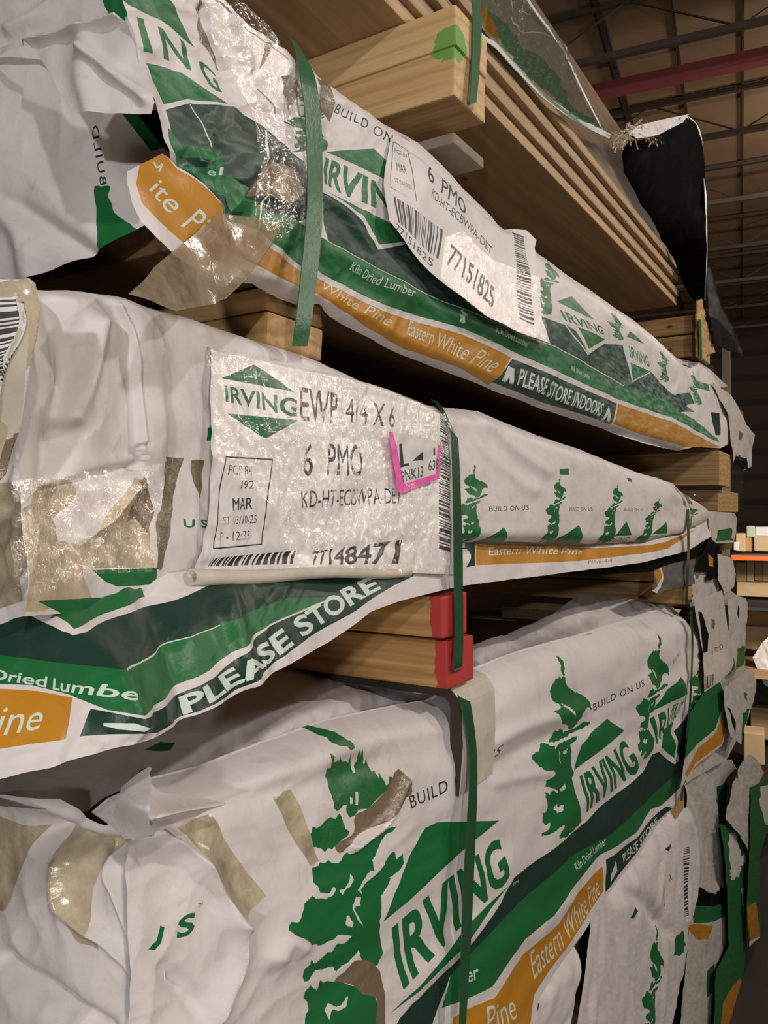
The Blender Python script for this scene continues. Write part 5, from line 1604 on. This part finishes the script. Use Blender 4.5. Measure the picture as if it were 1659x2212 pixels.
pk = empty('lumber_pack', P(1200, 2212, -.03), 'nearest low pack, a grey wrapped corner below the orange band of the tall pack', 'lumber pack', 'wrapped lumber packs')
sheet('wrap', [(1168, 2150), (1212, 2082), (1258, 2040), (1254, 2100), (1238, 2180), (1225, 2260), (1140, 2260)], 'white', [], -.05, 'x', H(wrinkle(.008, .1, (1, 1), 136), crease([(1168, 2150), (1258, 2040)], 24, .03, 'roll')), 7, pk)
boxobj('lumber', (-1.1, .7, .15), (-.12, P(1225, 2200, -.12)[1], CZ - 1.13), WOOD_DARK, pk)

# ------------------------------------------------------------------ STACKS FURTHER DOWN THE AISLE


def farpack(label, sheets, core, loc):
    e = empty('lumber_pack', P(*loc), label, 'lumber pack', 'wrapped lumber packs')
    for i, s in enumerate(sheets):
        s.setdefault('base', 'crinkle')
        sheet(step=5, parent=e, axis='x', **s)
    if core:
        (u0, u1, v0, v1, x) = core
        a, b = P(u0, v1, x), P(u1, v0, x)
        boxobj('lumber', (x - 1.0, min(a[1], b[1]), P((u0 + u1) / 2, v1, x)[2]), (x, max(a[1], b[1]), P((u0 + u1) / 2, v0, x)[2]), WOOD_DARK, e)
    return e


def wk(seed, a=.012):
    a = a * .17
    return H(wrinkle(a, .12, (.8, 1.4), seed), wrinkle(a * .7, .06, (.7, 1.5), seed + 1, True))


farpack('far lumber pack level with the tall one, black slit in its wrap', [
    dict(name='inner_wrap', outline=[(1490, 1290), (1560, 1262), (1600, 1292), (1608, 1440), (1620, 1470), (1612, 1560), (1570, 1640), (1500, 1680), (1470, 1700), (1490, 1500)], layers=[], depth=-.05, h=wk(140)),
    dict(name='wrap', outline=[(1500, 1312), (1496, 1284), (1530, 1286), (1559, 1275), (1565, 1310), (1573, 1362), (1586, 1430), (1578, 1449), (1554, 1473), (1521, 1495), (1517, 1411), (1505, 1335)],
         layers=[poly('liner', [(1508, 1321), (1514, 1322), (1522, 1340), (1530, 1370), (1528, 1408), (1518, 1411), (1513, 1362)]),
                 barcode('ink', [(1521, 1462), (1541, 1455), (1541, 1480), (1522, 1490)], 12, 4), poly('brown', jag([(1536, 1336), (1544, 1340), (1542, 1360), (1536, 1356)], 2, 3, 2)),
                 T('ink', '6 PMO', [(1536, 1402), (1560, 1390), (1561, 1402), (1537, 1414)])],
         depth=.0, h=wk(141)),
    dict(name='label_pocket', outline=[(1520, 1425), (1570, 1390), (1584, 1430), (1554, 1470), (1522, 1492)], base='shine', depth=.02, h=wk(143, .005)),
    dict(name='lower_wrap', outline=[(1490, 1540), (1518, 1497), (1555, 1473), (1566, 1500), (1575, 1552), (1560, 1610), (1500, 1656), (1470, 1704), (1478, 1640)],
         layers=[poly('green', [(1490, 1540), (1518, 1497), (1555, 1473), (1564, 1500), (1558, 1535), (1545, 1575), (1505, 1608), (1478, 1640)]),
                 poly('orange', [(1508, 1616), (1549, 1581), (1562, 1535), (1573, 1552), (1559, 1606), (1500, 1650), (1484, 1680), (1480, 1670)])], depth=-.005, h=wk(144)),
], (1522, 1585, 1320, 1600, -.06), (1540, 1620, 0))
farpack('farther bulging white pack directly behind the one with the black slit', [
    dict(name='wrap', outline=[(1571, 1296), (1589, 1286), (1611, 1292), (1615, 1311), (1611, 1354), (1609, 1435), (1589, 1448), (1576, 1389)],
         layers=[poly('liner', [(1592, 1306), (1597, 1312), (1597, 1340), (1593, 1330)]), poly('green', jag([(1594, 1400), (1608, 1395), (1608, 1435), (1590, 1446), (1590, 1420)], 2, 3, 2))], depth=.0, h=wk(146, .02)),
], (1578, 1606, 1310, 1440, -.06), (1590, 1440, 0))
farpack('far rounded white pack below the bulging one, with a dark curved slit', [
    dict(name='wrap', outline=[(1562, 1486), (1590, 1465), (1611, 1449), (1627, 1452), (1633, 1473), (1630, 1500), (1622, 1533), (1606, 1579), (1600, 1608), (1576, 1590), (1565, 1525)],
         layers=[poly('liner', [(1568, 1526), (1578, 1532), (1588, 1560), (1590, 1590), (1584, 1575), (1578, 1545)]), poly('green', jag([(1604, 1540), (1618, 1530), (1606, 1578), (1600, 1600)], 2, 3, 2)),
                 poly('brown', jag([(1608, 1495), (1614, 1500), (1612, 1515), (1607, 1508)], 2, 3, 4))], depth=.02, h=wk(148, .02)),
], (1570, 1612, 1490, 1590, -.06), (1600, 1600, 0))
farpack('crinkled white pack beyond the flat pack, under the dark far block', [
    dict(name='wrap', outline=[(1530, 1104), (1586, 1108), (1592, 1121), (1590, 1150), (1584, 1172), (1540, 1174), (1530, 1140)], layers=[poly('green', jag([(1550, 1145), (1580, 1140), (1584, 1168), (1545, 1170)], 3, 3, 3))], depth=-.03, h=wk(151)),
    dict(name='wrap_tail', outline=[(1551, 1196), (1562, 1200), (1581, 1205), (1589, 1240), (1586, 1267), (1565, 1284), (1550, 1250)], layers=[], depth=-.02, h=wk(152, .02)),
    dict(name='lower_wrap', outline=[(1492, 1236), (1551, 1232), (1556, 1280), (1530, 1288), (1492, 1284)], layers=[poly('brown', jag([(1500, 1240), (1510, 1242), (1508, 1252), (1502, 1250)], 2, 3, 3)), poly('brown', jag([(1520, 1246), (1528, 1244), (1526, 1258), (1520, 1258)], 2, 3, 5))], depth=-.04, h=wk(153)),
    dict(name='lining', outline=[(1497, 1234), (1520, 1190), (1534, 1163), (1556, 1180), (1552, 1220), (1545, 1250), (1530, 1254), (1530, 1236)], base='liner', layers=[poly('orange', [(1530, 1196), (1540, 1206), (1540, 1225), (1532, 1222)])], depth=-.025, h=wk(154, .01)),  # black sheet paints in the dark of an open hole
], (1536, 1582, 1110, 1190, -.08), (1560, 1190, -.03))
farpack('ragged white ended pack beyond the green wrapped one, high on the far stack', [
    dict(name='wrap', outline=[(1536, 826), (1556, 838), (1578, 852), (1600, 890), (1612, 918), (1630, 938), (1624, 975), (1622, 1008), (1606, 1016), (1584, 1000), (1578, 955), (1574, 900)],
         layers=[poly('liner', [(1588, 985), (1612, 990), (1616, 1012), (1600, 1016), (1584, 1000)]), poly('brown', jag([(1596, 930), (1604, 936), (1602, 955), (1596, 950)], 2, 3, 5)), barcode('ink', [(1588, 980), (1606, 984), (1606, 994), (1588, 992)], 10, 2)], depth=-.01, h=wk(156, .02)),
    dict(name='wrap_tail', outline=[(1474, 783), (1512, 783), (1536, 800), (1562, 826), (1572, 834), (1554, 838), (1530, 822), (1500, 800)], layers=[], depth=-.03, h=wk(157, .01)),
    dict(name='torn_film', outline=[(1518, 770), (1528, 772), (1545, 800), (1556, 840), (1545, 842), (1528, 815)], base='shine', depth=.01, h=wk(158, .01)),
    dict(name='hanging_film', outline=[(1580, 1015), (1606, 1016), (1606, 1050), (1602, 1100), (1598, 1100), (1596, 1070), (1560, 1066), (1570, 1045)], base='shine', depth=.01, h=wk(159, .01)),
], (1580, 1606, 880, 985, -.08), (1600, 1010, -.01))
fp = empty('torn_wrap', P(1560, 760, 0), 'glinting dark scrap of torn film hanging past the far upper blocks', 'plastic wrap')
sheet('film', [(1526, 575), (1535, 580), (1540, 596), (1556, 660), (1575, 700), (1596, 740), (1606, 768), (1598, 776), (1590, 760), (1570, 758), (1545, 740), (1532, 680)], 'liner', [], .02, 'x', wk(161, .015), 5, fp)
sheet('clear_edge', [(1526, 575), (1534, 580), (1545, 630), (1560, 665), (1590, 720), (1606, 768), (1600, 770), (1582, 725), (1550, 690), (1530, 680)], 'shine', [], .035, 'x', wk(162, .01), 5, fp)

# torn hanging wraps at the lower right
farpack('low white pack with a gaping torn hole in its wrap, right of the label pocket', [
    dict(name='inner_wrap', outline=[(1476, 1700), (1510, 1650), (1580, 1640), (1610, 1700), (1612, 1800), (1604, 1960), (1590, 2100), (1560, 2250), (1440, 2250), (1470, 2000)],
         layers=[poly('green', jag([(1548, 1700), (1572, 1690), (1570, 1900), (1556, 1880)], 4, 4, 3)), poly('liner', [(1440, 2110), (1478, 2060), (1486, 2110), (1462, 2250), (1440, 2250)])], depth=-.09, h=wk(170)),
    dict(name='wrap', outline=[(1482, 1744), (1491, 1672), (1510, 1660), (1541, 1683), (1552, 1760), (1565, 1877), (1572, 1960), (1574, 2043), (1560, 2090), (1546, 2098), (1541, 2250), (1464, 2250), (1480, 2098), (1484, 2034), (1497, 1930), (1505, 1840), (1496, 1780)],
         layers=[poly('liner', jag([(1497, 1930), (1512, 1916), (1527, 1926), (1545, 1932), (1560, 1912), (1572, 1960), (1545, 1986), (1500, 1990), (1490, 1968)], 2, 3, 2)),
                 poly('green', jag([(1494, 1955), (1540, 1958), (1572, 1950), (1572, 1975), (1545, 1990), (1497, 1994)], 2, 3, 3)),
                 poly('orange', jag([(1486, 2000), (1510, 1996), (1540, 2000), (1528, 2030), (1506, 2030), (1490, 2014)], 2, 3, 4)),
                 poly('green', [(1526, 2098), (1542, 2082), (1540, 2140), (1526, 2156)])],
         depth=-.06, h=H(wk(171, .02), crease([(1492, 1690), (1530, 1800), (1556, 1900)], 14, -.02, 'ridge'))),
], (1500, 1560, 1760, 2200, -.16), (1500, 2212, -.05))
farpack('green wrap with an orange corner hanging on the last low pack by the floor', [
    dict(name='wrap', outline=[(1556, 1780), (1590, 1790), (1615, 1812), (1620, 1877), (1613, 1987), (1607, 2140), (1592, 2196), (1554, 2250), (1540, 2250), (1546, 2098), (1574, 2043), (1568, 1877)], base='green',
         layers=[poly('white', jag([(1574, 1800), (1590, 1800), (1600, 1850), (1612, 1840), (1606, 1870), (1580, 1880), (1574, 1850)], 3, 4, 3)), poly('white', jag([(1576, 1880), (1600, 1872), (1596, 1895), (1578, 1900)], 3, 4, 4)), poly('white', jag([(1600, 1920), (1612, 1910), (1610, 1985), (1604, 1960)], 2, 4, 5)),
                 poly('orange', [(1574, 2142), (1599, 2112), (1612, 2145), (1593, 2200), (1554, 2250), (1560, 2170)])], depth=-.03, h=wk(174, .02)),
    dict(name='upper_wrap', outline=[(1566, 1766), (1582, 1690), (1600, 1650), (1618, 1628), (1634, 1640), (1650, 1669), (1634, 1697), (1636, 1827), (1618, 1842), (1596, 1804)], layers=[poly('green', jag([(1580, 1640), (1596, 1630), (1594, 1680), (1576, 1690)], 2, 3, 3))], depth=-.01, h=wk(176, .03)),
], (1575, 1610, 1800, 2150, -.16), (1600, 2200, -.03))
farpack('last green and white wrap at the picture edge with an orange band end', [
    dict(name='wrap', outline=[(1622, 1700), (1665, 1680), (1700, 1680), (1700, 1790), (1660, 1784), (1640, 1850), (1640, 1945), (1645, 2020), (1618, 2046), (1612, 1960), (1618, 1849)], base='green',
         layers=[poly('white', jag([(1640, 1700), (1700, 1685), (1700, 1790), (1652, 1780), (1640, 1740)], 4, 4, 3)), poly('orange', [(1613, 1960), (1632, 1947), (1642, 2020), (1620, 2034)]), poly('white', [(1618, 2034), (1645, 2020), (1645, 2028), (1618, 2048)])], depth=.0, h=wk(178, .02)),
], None, (1640, 2030, 0))
o = sheet('white_sheet', [(1626, 1420), (1648, 1386), (1690, 1350), (1700, 1500), (1672, 1492), (1650, 1478), (1640, 1455)], plain('white_sheet', (.74, .74, .78), .6), [], 9.35, 'y', wk(181, .06), 6)
tag(o, 'bright white sheet hanging in front of the rack at the right picture edge', 'sheet')
